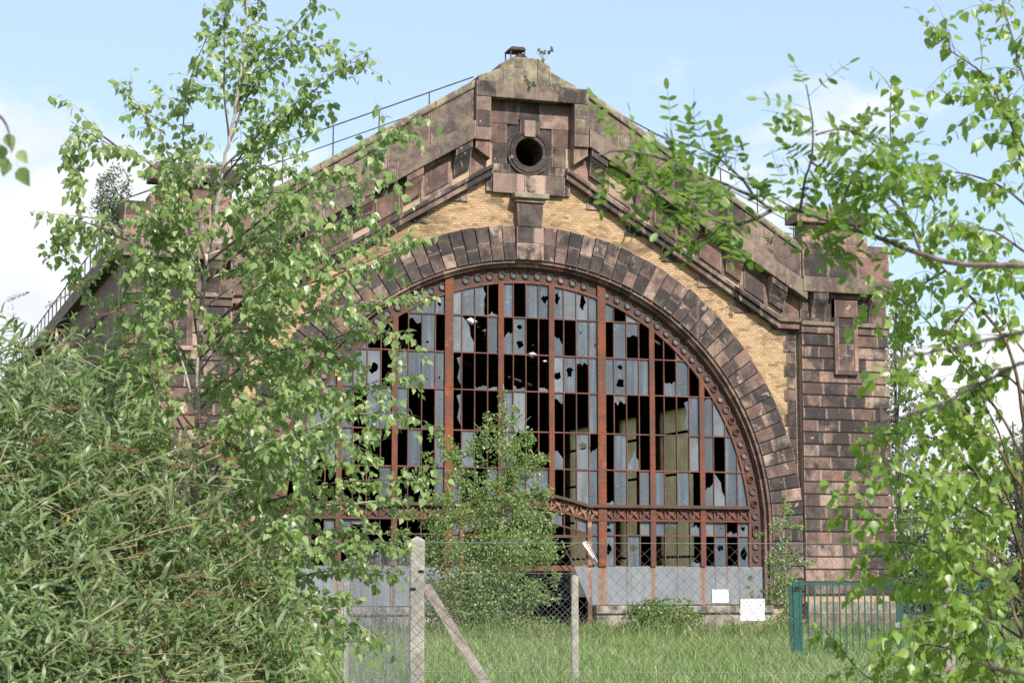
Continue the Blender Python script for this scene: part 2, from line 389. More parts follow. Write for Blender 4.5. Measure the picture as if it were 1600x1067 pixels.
# ------------------------------------------------------------------ mesh helpers
class MB:
    def __init__(s):
        s.v, s.f, s.m = [], [], []
    def add(s, vs, fs, mi=0):
        o = len(s.v)
        s.v.extend([tuple(map(float, p)) for p in vs])
        for k, f in enumerate(fs):
            s.f.append(tuple(i + o for i in f))
            s.m.append(mi if isinstance(mi, int) else mi[k])
    def box(s, x0, x1, y0, y1, z0, z1, mi=0):
        s.add([(x0, y0, z0), (x1, y0, z0), (x1, y1, z0), (x0, y1, z0), (x0, y0, z1), (x1, y0, z1), (x1, y1, z1), (x0, y1, z1)],
              [(0, 3, 2, 1), (4, 5, 6, 7), (0, 1, 5, 4), (1, 2, 6, 5), (2, 3, 7, 6), (3, 0, 4, 7)], mi)
    def prism(s, poly, y0, y1, mi=0):
        """poly: counter-clockwise in x,z seen from -Y (the front); y0 front, y1 back"""
        n = len(poly)
        vs = [(x, y0, z) for x, z in poly] + [(x, y1, z) for x, z in poly]
        fs = [tuple(range(n)), tuple(range(2 * n - 1, n - 1, -1))]
        fs += [((i + 1) % n, i, n + i, n + (i + 1) % n) for i in range(n)]
        s.add(vs, fs, mi)
    def stone(s, poly, y0, y1, c=0.012, tilt=0.0, centre=None):
        """dressed block: chamfered arrises round the front face; slot 0 face, slot 1 arris and sides"""
        n = len(poly)
        cx = sum(p[0] for p in poly) / n; cz = sum(p[1] for p in poly) / n
        ins = inset(poly, c)
        f = [(x, y0 + tilt * (x - cx), z) for x, z in ins]
        e = [(x, y0 + c * 0.4 + tilt * (x - cx), z) for x, z in poly]
        b = [(x, y1, z) for x, z in poly]
        fs = [tuple(range(n))]; mi = [0]
        for i in range(n):
            j = (i + 1) % n
            ex, ez = poly[j][0] - poly[i][0], poly[j][1] - poly[i][1]
            if centre is None: k = 1 if abs(ex) < abs(ez) else 0
            else:
                rx, rz = (poly[i][0] + poly[j][0]) / 2 - centre[0], (poly[i][1] + poly[j][1]) / 2 - centre[1]
                k = 1 if abs(ex * rx + ez * rz) < abs(ex * rz - ez * rx) else 0
            fs.append((j, i, n + i, n + j)); mi.append(k)
            fs.append((n + j, n + i, 2 * n + i, 2 * n + j)); mi.append(k)
        s.add(f + e + b, fs, mi)
    def tube(s, pts, radii, n=5, mi=0, cap=True):
        pts = [np.asarray(p, float) for p in pts]
        k = len(pts)
        if not hasattr(radii, '__len__'): radii = [radii] * k
        o = len(s.v)
        t0 = pts[1] - pts[0]
        ref = np.array([0, 0, 1.0]) if abs(t0[2]) < 0.9 * np.linalg.norm(t0) else np.array([1.0, 0, 0])
        for i, p in enumerate(pts):
            t = pts[min(i + 1, k - 1)] - pts[max(i - 1, 0)]
            t = t / (np.linalg.norm(t) + 1e-9)
            u = np.cross(t, ref); u /= np.linalg.norm(u) + 1e-9
            v = np.cross(t, u)
            ref = np.cross(u, t)
            for a in range(n):
                q = p + radii[i] * (u * math.cos(2 * math.pi * a / n) + v * math.sin(2 * math.pi * a / n))
                s.v.append((float(q[0]), float(q[1]), float(q[2])))
        for i in range(k - 1):
            for a in range(n):
                b = (a + 1) % n
                s.f.append((o + i * n + a, o + i * n + b, o + (i + 1) * n + b, o + (i + 1) * n + a)); s.m.append(mi)
        if cap:
            s.f.append(tuple(o + a for a in range(n - 1, -1, -1))); s.m.append(mi)
            s.f.append(tuple(o + (k - 1) * n + a for a in range(n))); s.m.append(mi)
    def mesh(s, name, mats):
        me = bpy.data.meshes.new(name)
        me.from_pydata(s.v, [], s.f)
        for m in mats: me.materials.append(m)
        if len(mats) > 1:
            me.polygons.foreach_set('material_index', s.m)
        me.update()
        return me

def inset(poly, c):
    n = len(poly)
    out = []
    for i in range(n):
        p, a, b = Vector(poly[i]), Vector(poly[i - 1]), Vector(poly[(i + 1) % n])
        d1 = (p - a); d2 = (b - p)
        if d1.length < 1e-6 or d2.length < 1e-6:
            out.append(tuple(p)); continue
        d1.normalize(); d2.normalize()
        n1 = Vector((-d1.y, d1.x)); n2 = Vector((-d2.y, d2.x))
        k = n1 + n2
        L = k.dot(n1)
        out.append(tuple(p + k * (c / max(L, 0.35))))
    return out

def link(name, me, parent=None, loc=(0, 0, 0)):
    o = bpy.data.objects.new(name, me)
    COL.objects.link(o)
    o.location = loc
    if parent is not None: o.parent = parent
    return o

def tag(o, label=None, cat=None, group=None, kind=None):
    if label: o['label'] = label
    if cat: o['category'] = cat
    if group: o['group'] = group
    if kind: o['kind'] = kind
    return o

ROOT = {}
def thing(name, loc, label, cat, group=None):
    o = bpy.data.objects.new(name, None)
    COL.objects.link(o)
    o.location = [float(a) for a in loc]
    o.empty_display_size = 0.3
    tag(o, label, cat, group)
    return o

def part(name, mb, mats, parent, kind=None):
    """a mesh in world coordinates under a thing (or under a part of it)"""
    me = mb if isinstance(mb, bpy.types.Mesh) else mb.mesh(name, mats if isinstance(mats, (list, tuple)) else [mats])
    top = parent
    while top.parent is not None: top = top.parent
    loc = (-top.location) if parent.parent is None else (0, 0, 0)
    if parent.parent is None and parent.type == 'MESH': loc = (0, 0, 0)
    o = link(name, me, parent, loc)
    if kind: o['kind'] = kind
    return o

def tri_mesh(name, V, F, mats):
    """V (n,3) floats, F (m,3) ints"""
    me = bpy.data.meshes.new(name)
    V = np.ascontiguousarray(V, np.float32); F = np.ascontiguousarray(F, np.int32)
    me.vertices.add(len(V)); me.vertices.foreach_set('co', V.ravel())
    me.loops.add(F.size); me.loops.foreach_set('vertex_index', F.ravel())
    me.polygons.add(len(F))
    me.polygons.foreach_set('loop_start', np.arange(0, F.size, 3, dtype=np.int32))
    me.polygons.foreach_set('loop_total', np.full(len(F), 3, np.int32))
    for m in mats: me.materials.append(m)
    me.update(calc_edges=True)
    me.validate()
    return me

# ------------------------------------------------------------------ ground
mb = MB()
mb.add([(-2500, -2500, 0), (2500, -2500, 0), (2500, 2500, 0), (-2500, 2500, 0)], [(0, 1, 2, 3)])
tag(link('ground', mb.mesh('ground', [M['ground']])), kind='structure')

# ------------------------------------------------------------------ the hall
HALL = thing('derelict_hall', (0, 0, 0), 'derelict red sandstone hall with a gable, round oculus and huge arched window of broken panes', 'building')
CZ = 3.16                                     # centre height of the great arch
R_GL, R_RIM, R_IN, R_OUT = 7.28, 7.72, 7.92, 8.95
SL = 0.60
def z_string(x): return max(12.05 - SL * (abs(x) - 3.72), 9.35)
def z_corn(x): return 13.97 - 0.598 * (abs(x) - 3.72)
def z_cope(x): return 15.2 - 0.61 * (abs(x) - 3.72)

SM = (M['stone'], M['edge'])
def stone(name, poly, y0, y1, parent, mats=None, c=0.014, jit=0.006, centre=None):
    mb = MB()
    cx = sum(p[0] for p in poly) / len(poly)
    mb.stone(poly, y0 + rng.uniform(-jit, jit), y1, c, rng.uniform(-0.006, 0.006), centre)
    return part(name, mb, list(mats or SM), parent)
def rect(x0, x1, z0, z1): return [(x0, z0), (x1, z0), (x1, z1), (x0, z1)]

# core wall, with the arched opening and the oculus
core = MB()
OX, OZ, OR = 0.0, 14.35, 0.46
def arch_h(x, r=R_IN - 0.02):
    return CZ + math.sqrt(max(r * r - x * x, 0)) if abs(x) < r else 0.0
xs = sorted(set([round(v, 4) for v in list(np.linspace(-8.9, 8.9, 90)) + [-7.9, 7.9, -1.7, 1.7] + list(np.linspace(-OR, OR, 13))]))
def top_h(x): return z_cope(x) - 0.15 if abs(x) > 1.75 else 16.2
def strip(x0, x1, b0, b1, t0, t1):
    core.add([(x0, 0.006, b0), (x1, 0.006, b1), (x1, 0.006, t1), (x0, 0.006, t0), (x0, 0.75, b0), (x1, 0.75, b1), (x1, 0.75, t1), (x0, 0.75, t0)],
             [(0, 1, 2, 3), (7, 6, 5, 4), (1, 0, 4, 5), (3, 2, 6, 7)])
for x0, x1 in zip(xs[:-1], xs[1:]):
    xm = (x0 + x1) / 2
    e0, e1 = x0 + 1e-5, x1 - 1e-5
    if abs(xm) > 7.9: b0 = b1 = 0.0
    else: b0, b1 = arch_h(e0), arch_h(e1)
    if abs(xm) < OR:
        h0, h1 = math.sqrt(max(OR ** 2 - x0 ** 2, 0)), math.sqrt(max(OR ** 2 - x1 ** 2, 0))
        strip(x0, x1, b0, b1, OZ - h0, OZ - h1)
        strip(x0, x1, OZ + h0, OZ + h1, 16.2, 16.2)
    else:
        strip(x0, x1, b0, b1, top_h(e0) if abs(xm) > 1.7 else 16.2, top_h(e1) if abs(xm) > 1.7 else 16.2)
core.box(-12.0, -8.9, 0.05, 0.75, 0, 10.9); core.box(8.9, 12.0, 0.05, 0.75, 0, 10.9)
for sx in (-1, 1):
    core.box(*sorted((sx * 7.9, sx * 7.92)), 0.05, 0.75, 0, CZ)
wall = part('facade_wall', core, [M['mortar']], HALL)

# yellow bricks between arch and gable string course, each with edges of its own, joined into one part
bm = MB()
BL, BH, G = 0.165, 0.0755, 0.009
row = 0
z = 8.0
z = 3.2
while z < 14.0:
    off = (row % 2) * BL / 2
    n = int(8.7 / BL) + 2
    for i in range(-n, n + 1):
        x0 = i * BL + off; x1 = x0 + BL - G
        xm = (x0 + x1) / 2; zm = z + BH / 2
        if abs(xm) > 8.60 or math.hypot(xm, zm - CZ) < R_OUT - 0.12: continue
        if zm > z_string(xm) + 0.08: continue
        if abs(xm) < 1.0 and zm > 13.12: continue
        y = rng.uniform(-0.004, 0.004) - 0.002
        z0, z1 = z, z + BH - G
        bm.add([(x0, y, z0), (x1, y, z0), (x1, y, z1), (x0, y, z1), (x0, 0.055, z0), (x1, 0.055, z0), (x1, 0.055, z1), (x0, 0.055, z1)],
               [(0, 1, 2, 3), (1, 0, 4, 5), (2, 1, 5, 6), (3, 2, 6, 7), (0, 3, 7, 4)])
    z += BH; row += 1
part('brickwork', bm, [M['brick']], wall, kind='stuff')
# quoins between brick and pier, and toothing stones under the string course
for sx in (-1, 1):
    z = 0.95
    while z < 9.3:
        h = 0.385
        z1 = min(z + h, 9.36)
        xa = 8.56 - (0.0 if int(z / h) % 2 else 0.10)
        stone('quoin', rect(*sorted((sx * xa, sx * 8.86)), z, z1 - 0.035), -0.04, 0.05, wall, c=0.01)
        z += h
    for k in range(6):
        xt = 1.9 + k * 1.22
        zt = z_string(xt)
        xa, xb = xt, xt + 0.62
        poly = [(xa, z_string(xb) - 0.02), (xb, z_string(xb) - 0.02), (xb, z_string(xb) + 0.05), (xa, z_string(xa) + 0.05)]
        if sx < 0: poly = [(-x, zz) for x, zz in reversed(poly)]
        stone('quoin', poly, -0.05, 0.05, wall, c=0.008)

# ---- arch of voussoirs
def pol(r, a): return (r * math.sin(a), CZ + r * math.cos(a))       # angle from the crown, clockwise
am = MB()
NA = 72
A_END = math.pi / 2
for i in range(NA):
    a0 = -A_END + i * 2 * A_END / NA; a1 = a0 + 2 * A_END / NA
    am.prism([pol(R_IN + 0.02, a1), pol(R_OUT - 0.02, a1), pol(R_OUT - 0.02, a0), pol(R_IN + 0.02, a0)], -0.095, 0.05)
for sx in (-1, 1):
    am.box(*sorted((sx * (R_IN + 0.02), sx * (R_OUT - 0.06))), -0.095, 0.05, 0.9, CZ)
arch = part('arch', am, [M['darkmortar']], HALL)
STEP = R(2.72)
def arcpoly(r0, r1, a0, a1, k=1):
    pts = [pol(r0, a0 + (a1 - a0) * i / k) for i in range(k + 1)]
    out = [pol(r1, a1 - (a1 - a0) * i / k) for i in range(k + 1)]
    # counter-clockwise seen from the front: outer arc from high angle to low is counter-clockwise
    return [*pts[::-1], *out[::-1]][::-1] if False else ccw(pts + out)
def ccw(p):
    a = sum(p[i - 1][0] * p[i][1] - p[i][0] * p[i - 1][1] for i in range(len(p)))
    return p if a > 0 else p[::-1]
for sx in (-1, 1):
    a = R(2.95)
    k = 0
    while a < R(90) - STEP * 0.4:
        a1 = a + STEP
        rs = R_IN + (0.40 if k % 2 else 0.55) + rng.uniform(-0.03, 0.03)
        g = 0.0020
        m = (M['redstone'], M['edge']) if rng.random() < 0.22 else SM
        stone('voussoir', arcpoly(R_IN, rs - 0.006, sx * (a + g), sx * (a1 - g)), -0.17, 0.05, arch, m, 0.016, centre=(0, CZ))
        stone('voussoir', arcpoly(rs + 0.006, R_OUT + rng.uniform(-0.02, 0.03), sx * (a + g), sx * (a1 - g)), -0.17, 0.05, arch, SM if rng.random() < 0.8 else (M['redstone'], M['edge']), 0.016, centre=(0, CZ))
        a = a1; k += 1
    # straight courses under the springing
    z = CZ - 0.02
    k = 0
    while z > 1.0:
        z0 = z - 0.385
        xs_ = R_IN + (0.42 if k % 2 else 0.60)
        for xa, xb in ((R_IN, xs_ - 0.006), (xs_ + 0.006, 8.93)):
            stone('voussoir', rect(*sorted((sx * xa, sx * xb)), z0 + 0.035, z), -0.17, 0.05, arch, c=0.014)
        z = z0; k += 1
# moulded inner ring
for i in range(64):
    a0 = -math.pi / 2 + i * math.pi / 64; a1 = a0 + math.pi / 64 - 0.0012
    mb = MB()
    for (r0, r1, y0, y1) in ((R_RIM + 0.10, R_IN - 0.004, -0.10, 0.30), (R_RIM, R_RIM + 0.10, 0.02, 0.30)):
        mb.prism(arcpoly(r0, r1, a0, a1), y0, y1)
    part('archivolt_stone', mb, [M['redstone']], arch)
for sx in (-1, 1):
    z = CZ
    while z > 1.0:
        mb = MB()
        for (r0, r1, y0, y1) in ((R_RIM + 0.10, R_IN - 0.004, -0.10, 0.30), (R_RIM, R_RIM + 0.10, 0.02, 0.30)):
            mb.box(*sorted((sx * r0, sx * r1)), y0, y1, max(z - 0.5, 0.85), z - 0.006)
        part('archivolt_stone', mb, [M['redstone']], arch)
        z -= 0.5
# keystone with its cap
zk0 = CZ + R_IN - 0.02
for (xa, xb, z0, z1, mm) in ((-0.42, 0.42, zk0, zk0 + 0.50, SM), (-0.42, 0.12, zk0 + 0.51, 12.05, SM), (0.13, 0.43, zk0 + 0.51, 12.05, (M['edge'], M['edge'])),):
    stone('keystone', rect(xa, xb, z0, z1), -0.24, 0.05, arch, mm)
stone('keystone', [(-0.37, 12.06), (0.37, 12.06), (0.42, 12.78), (-0.42, 12.78)], -0.26, 0.05, arch)
stone('keystone', rect(-0.46, 0.46, 12.79, 12.90), -0.33, 0.05, arch, (M['capstone'], M['edge']))
stone('keystone', rect(-0.54, 0.54, 12.905, 13.05), -0.42, 0.05, arch, (M['capstone'], M['edge']))

# ---- piers
COURSE = 0.385
def build_pier(sx):
    X = lambda a, b: sorted((sx * a, sx * b))
    mb = MB()
    mb.box(*X(8.97, 11.93), -0.20, 0.05, 0.9, 9.22)
    z = 9.20
    rows = []
    while z - COURSE > 0.95:
        rows.append((z - COURSE, z)); z -= COURSE
    zbase = z
    for k, (z0, z1) in enumerate(rows):
        b = 0.05 * max(0, 1 - (z0 - 1) / 8) ** 1.5 * 3
        mb.box(*X(8.98, 11.95 + b), -0.277, -0.20, z0 + 0.055, z1 - 0.008)
        mb.box(*X(11.93, 11.955 + b), -0.20, 2.0, z0 + 0.055, z1 - 0.008)
    p = part('pier', mb, [M['mortar']], HALL)
    for k, (z0, z1) in enumerate(rows):
        b = 0.05 * max(0, 1 - (z0 - 1) / 8) ** 1.5 * 3
        x0, x1 = 8.95, 12.0 + b
        cuts = [x0]
        x = x0 + (rng.uniform(0.42, 0.62) if k % 2 else rng.uniform(0.7, 0.95))
        while x < x1 - 0.35:
            cuts.append(x); x += rng.uniform(0.72, 0.98)
        cuts.append(x1)
        for ca, cb in zip(cuts[:-1], cuts[1:]):
            if z0 > 7.9 and cb > 10.05 + 0.02 and ca < 10.85 - 0.02:            # the raised panel stands here
                if ca < 9.9: cb = 10.045
                elif cb > 11.0: ca = 10.855
                else: continue
            mats = SM if rng.random() < 0.80 else (M['redstone'], M['edge'])
            stone('stone', rect(*X(ca + 0.005, cb - 0.005), z0 + 0.05, z1), -0.29, -0.20, p, mats, 0.016, 0.01)
    # base courses
    for (z0, z1, e) in ((0.55, 0.93, 0.06), (0.0, 0.54, 0.12)):
        x = 8.95 - 0.0
        while x < 12.0:
            x1 = min(x + 1.03, 12.2 + e)
            if x1 > 11.9: x1 = 12.2 + e
            stone('stone', rect(*X(x, x1 - 0.012), z0, z1), -0.32 - e, 0.05, p, (M['capstone'], M['edge']) if z0 > 0.5 else (M['plumstone'], M['edge']))
            x = x1
    # raised panel with a frame
    for (xa, xb, z0, z1) in ((10.05, 10.85, 7.95, 8.07), (10.05, 10.17, 8.075, 10.3), (10.73, 10.85, 8.075, 10.3)):
        stone('stone', rect(*X(xa, xb), z0, z1), -0.42, -0.2, p, (M['redstone'], M['edge']), 0.012)
    for (xa, xb, z0, z1) in ((10.18, 10.72, 8.08, 8.52), (10.18, 10.44, 8.53, 8.93), (10.45, 10.72, 8.53, 8.93), (10.18, 10.72, 8.94, 9.45), (10.18, 10.72, 9.46, 9.75)):
        stone('stone', rect(*X(xa, xb), z0, z1), -0.385, -0.2, p, SM if rng.random() < 0.6 else (M['redstone'], M['edge']), 0.012)
    stone('stone', rect(*X(10.05, 10.85), 9.76, 10.3), -0.43, -0.2, p, (M['redstone'], M['edge']), 0.012)
    # string course, frieze
    for (xa, xb) in ((8.93, 9.5), (9.51, 10.045), (10.855, 11.4), (11.41, 12.03)):
        stone('string_stone', rect(*X(xa, xb), 9.24, 9.47), -0.33, 0.05, p, (M['redstone'], M['edge']), 0.02)
        stone('string_stone', rect(*X(xa, xb), 9.475, 9.60), -0.40, 0.05, p, (M['plumstone'], M['edge']), 0.02)
    for (xa, xb) in ((8.95, 9.42), (9.43, 10.045), (10.855, 11.3), (11.31, 11.98)):
        stone('frieze_stone', rect(*X(xa, xb), 9.61, 10.34), -0.24, 0.05, p, SM if rng.random() < 0.5 else (M['redstone'], M['edge']), 0.012)
    for (xa, xb) in ((8.95, 10.0), (10.01, 10.9), (10.91, 12.0)):
        stone('frieze_stone', rect(*X(xa, xb), 10.345, 10.50), -0.36, 0.05, p, (M['redstone'], M['edge']), 0.02)
    # brackets under the cornice
    for bx in (9.52, 11.55):
        mbk = MB()
        prof = [(-0.56, 10.49), (-0.56, 10.28), (-0.52, 10.20), (-0.42, 10.05), (-0.34, 9.85), (-0.30, 9.62), (0.0, 9.62), (0.0, 10.49)]
        xa, xb = X(bx - 0.24, bx + 0.24)
        n = len(prof)
        mbk.add([(xa, y, z) for y, z in prof] + [(xb, y, z) for y, z in prof],
                [tuple(range(n)), tuple(range(2 * n - 1, n - 1, -1))] + [((i + 1) % n, i, n + i, n + (i + 1) % n) for i in range(n)])
        part('bracket', mbk, [M['stone']], p)
    # cornice, attic, neck and cap
    for (xa, xb) in ((8.90, 10.3), (10.31, 11.3), (11.31, 12.32)):
        stone('cornice_stone', rect(*X(xa, xb), 10.505, 10.97), -0.60, 2.6, p, (M['plumstone'], M['edge']), 0.02)
    for (z0, z1, cuts) in ((10.975, 11.68, (8.98, 9.86, 10.9, 12.04)), (11.685, 12.08, (8.98, 10.3, 11.25, 12.02))):
        for xa, xb in zip(cuts[:-1], cuts[1:]):
            stone('attic_stone', rect(*X(xa, xb - 0.012), z0, z1), -0.40, 0.9, p, SM if rng.random() < 0.7 else (M['redstone'], M['edge']), 0.02)
    stone('attic_stone', rect(*X(9.0, 11.30), 12.085, 12.34), -0.36, 0.6, p, (M['redstone'], M['edge']), 0.03)
    stone('attic_stone', rect(*X(9.15, 11.0), 12.345, 12.72), -0.25, 0.45, p, (M['redstone'], M['edge']), 0.03)
    for (xa, xb) in ((8.78, 9.95), (9.96, 11.32)):
        stone('cap_stone', rect(*X(xa, xb), 12.725, 13.12), -0.48, 0.40, p, (M['stone'], M['edge']), 0.03)
    stone('cap_stone', rect(*X(8.95, 11.15), 13.125, 13.26), -0.34, 0.3, p, (M['capstone'], M['edge']), 0.03)
    return p
PIER = {s: build_pier(s) for s in (-1, 1)}

# ---- raking courses of the gable
def para(sx, xa, xb, f0, f1, g=0.007):
    xa += g; xb -= g
    p = [(sx * xa, f0(xa)), (sx * xb, f0(xb)), (sx * xb, f1(xb)), (sx * xa, f1(xa))]
    return ccw(p)
for sx in (-1, 1):
    mb = MB()
    mb.prism(para(sx, 1.15, 8.93, lambda x: max(z_string(x), 9.40) + 0.02, lambda x: z_corn(x) - 0.08 if x < 8.8 else 10.8), -0.12, 0.05)
    rc = part('raking_cornice', mb, [M['mortar']], HALL)
    # string course
    x = 1.16
    while x < 8.9:
        x1 = min(x + rng.uniform(0.75, 1.15), 8.92)
        if 8.92 - x1 < 0.4: x1 = 8.92
        bounds = [x, x1]
        xk = 3.72 + (12.05 - 9.35) / SL
        if x < xk < x1: bounds = [x, xk, x1]
        for xa, xb in zip(bounds[:-1], bounds[1:]):
            stone('string_stone', para(sx, xa, xb, z_string, lambda q: z_string(q) + 0.20), -0.25, 0.05, rc, SM if rng.random() < 0.6 else (M['redstone'], M['edge']), 0.015)
            stone('string_stone', para(sx, xa, xb, lambda q: z_string(q) + 0.205, lambda q: z_string(q) + 0.33), -0.33, 0.05, rc, SM if rng.random() < 0.7 else (M['plumstone'], M['edge']), 0.02)
        x = x1
    # frieze panels
    BR = (2.15, 3.65, 5.15, 6.65, 8.12)
    for k, xc in enumerate(BR):
        lo = 1.35 if k == 0 else BR[k - 1]
        xa, xb = lo + 0.26, xc - 0.26
        fl = lambda q: z_string(q) + 0.335
        fh = lambda q: z_corn(q) - 0.56
        if k: 
            stone('frieze_stone', para(sx, xa, xb, fl, fh), -0.17, 0.05, rc, (M['redstone'], M['edge']), 0.02)
            w_ = xb - xa
            stone('frieze_stone', para(sx, xa + 0.12, xb - 0.12, lambda q: fl(q) + 0.14, lambda q: fh(q) - 0.12), -0.22, -0.1, rc, (M['redstone'], M['edge']), 0.03)
    stone('frieze_stone', para(sx, 8.38, 8.93, lambda q: z_string(q) + 0.335, lambda q: z_corn(q) - 0.56), -0.17, 0.05, rc, (M['redstone'], M['edge']), 0.02)
    stone('frieze_stone', para(sx, 1.35, 1.88, lambda q: z_string(q) + 0.335, lambda q: z_corn(q) - 0.56), -0.17, 0.05, rc, (M['redstone'], M['edge']), 0.02)
    # brackets: a block under the cornice on a curved stem
    for xc in BR:
        xa, xb = xc - 0.25, xc + 0.25
        mb = MB()
        # side outline: front block, then a curved stem back to the wall, sheared along the slope
        prof = [(-0.545, 0.04), (-0.545, -0.50), (-0.76, -0.50), (-0.78, -0.46), (-0.84, -0.44), (-0.93, -0.385), (-1.03, -0.32), (-1.15, -0.275), (-1.32, -0.25), (-1.32, 0.04)]
        ends = []
        for q in (xa, xb):
            ends.append([(sx * q, y, max(z_corn(q) + d, z_string(q) + 0.335)) for d, y in prof])
        if sx < 0: ends = ends[::-1]
        n = len(prof)
        mb.add(ends[0] + ends[1], [tuple(range(n)), tuple(range(2 * n - 1, n - 1, -1))] + [((i + 1) % n, i, n + i, n + (i + 1) % n) for i in range(n)])
        part('bracket', mb, [M['stone'] if rng.random() < 0.5 else M['redstone'], M['plumstone']], rc)
    # cornice face and its drip
    x = 1.80
    while x < 9.0:
        x1 = min(x + rng.uniform(0.8, 1.3), 9.04)
        if 9.04 - x1 < 0.45: x1 = 9.04
        stone('cornice_stone', para(sx, x, x1, lambda q: z_corn(q) - 0.54, z_corn), -0.56, 0.05, rc, (M['plumstone'], M['edge']), 0.02)
        x = x1
    # parapet wall above the cornice, with coping
    mb = MB()
    mb.prism(para(sx, 1.77, 8.96, lambda x: z_corn(x) - 0.3, lambda x: z_cope(x) - 0.25), -0.28, 0.75)
    cw = part('parapet', mb, [M['mortar']], HALL)
    x = 1.78
    while x < 8.9:
        x1 = min(x + rng.uniform(0.7, 1.5), 8.96)
        if 8.96 - x1 < 0.45: x1 = 8.96
        stone('parapet_stone', para(sx, x, x1, lambda q: z_corn(q) + 0.01, lambda q: z_cope(q) - 0.23), -0.33, -0.2, cw, (M['plumstone'], M['edge']) if sx < 0 or rng.random() < 0.35 else SM, 0.012)
        x = x1
    x = 1.78
    while x < 8.9:
        x1 = min(x + rng.uniform(0.9, 1.3), 8.96)
        if 8.96 - x1 < 0.45: x1 = 8.96
        stone('coping_stone', para(sx, x, x1, lambda q: z_cope(q) - 0.22, z_cope), -0.40, 0.9, cw, (M['capstone'], M['edge']), 0.05)
        x = x1

# ---- the aedicule at the apex, with the oculus
mb = MB()
mb.box(-1.33, -OR - 0.25, -0.09, 0.05, 13.1, 15.9)
mb.box(OR + 0.25, 1.33, -0.09, 0.05, 13.1, 15.9)
mb.box(-OR - 0.25, OR + 0.25, -0.09, 0.05, 13.1, OZ - 0.68); mb.box(-OR - 0.25, OR + 0.25, -0.09, 0.05, OZ + 0.68, 15.9)
for k in range(24):
    a0, a1 = 2 * math.pi * k / 24, 2 * math.pi * (k + 1) / 24
    mb.prism(ccw([(0.70 * math.sin(a0), OZ + 0.70 * math.cos(a0)), (0.98 * math.sin(a0), OZ + 0.98 * math.cos(a0)), (0.98 * math.sin(a1), OZ + 0.98 * math.cos(a1)), (0.70 * math.sin(a1), OZ + 0.70 * math.cos(a1))]), -0.105, 0.05)
ped = part('aedicule', mb, [M['stone']], HALL)
RED = (M['redstone'], M['edge'])
PNK = (M['edge'], M['edge'])
def st(xa, xb, z0, z1, mm=SM, y=-0.15): stone('stone', rect(xa, xb, z0, z1), y, 0.05, ped, mm, 0.012)
st(-1.14, -0.42, 13.07, 13.66, PNK); st(-0.41, -0.16, 13.07, 13.66, PNK); st(-0.15, 0.50, 13.07, 13.66); st(0.51, 1.14, 13.07, 13.66)
st(-1.14, -0.86, 13.67, 13.93); st(-0.85, -0.62, 13.67, 13.93); st(0.62, 0.86, 13.67, 13.93); st(0.87, 1.14, 13.67, 13.93)
st(-1.18, -0.72, 13.94, 14.55); st(0.72, 1.18, 13.94, 14.55)
st(-1.32, -0.72, 14.56, 15.16, RED); st(0.72, 1.32, 14.56, 15.10, RED)
st(-1.32, -0.36, 15.17, 15.86, RED); st(0.36, 1.32, 15.11, 15.86, RED); st(-0.35, 0.35, 15.33, 15.86)
st(-0.16, 0.18, OZ + 0.47, 15.32, PNK, -0.20); st(-0.30, -0.17, OZ + 0.55, 15.32, SM, -0.175); st(0.19, 0.32, OZ + 0.55, 15.32, SM, -0.175)
for k in range(8):                                  # ring of the oculus, two fillets deep
    a0, a1 = R(22.5 + 45 * k), R(22.5 + 45 * k + 44.4)
    if k == 7: pass
    def ring(r0, r1, y0, y1):
        n = 5
        pts = [(OX + r0 * math.sin(a0 + (a1 - a0) * i / n), OZ + r0 * math.cos(a0 + (a1 - a0) * i / n)) for i in range(n + 1)]
        out = [(OX + r1 * math.sin(a1 - (a1 - a0) * i / n), OZ + r1 * math.cos(a1 - (a1 - a0) * i / n)) for i in range(n + 1)]
        for i in range(n):
            mb2.prism(ccw([pts[i], pts[i + 1], out[n - i - 1], out[n - i]]), y0, y1)
    mb2 = MB()
    ring(OR - 0.025, 0.56, -0.15, 0.8); ring(0.565, 0.615, -0.185, 0.05); ring(0.635, 0.715, -0.165, 0.05)
    part('oculus_stone', mb2, [M['soot_shade_stone']], ped)
# jambs and lintel of the frame
PL = (M['plumstone'], M['edge'])
for sx in (-1, 1):
    X = lambda a, b: sorted((sx * a, sx * b))
    for (z0, z1) in ((14.55, 14.93), (14.94, 15.42), (15.43, 15.86)):
        xo = 1.78
        p = rect(*X(1.33, xo), z0, z1)
        stone('jamb_stone', p, -0.52, 0.05, ped, PL if rng.random() < 0.7 else SM, 0.015)
    stone('jamb_stone', ccw([(sx * 1.33, 14.54), (sx * 1.33, 14.0), (sx * 1.78, 14.3), (sx * 1.78, 14.54)]), -0.44, 0.05, ped, RED, 0.02)
for xa, xb, mm in ((-1.78, -1.15, SM), (-1.14, -0.62, PL), (-0.61, 0.05, PL), (0.06, 0.75, PL), (0.76, 1.78, SM)):
    stone('lintel_stone', rect(xa, xb - 0.008, 15.87, 16.33), -0.54, 0.75, ped, mm, 0.015)
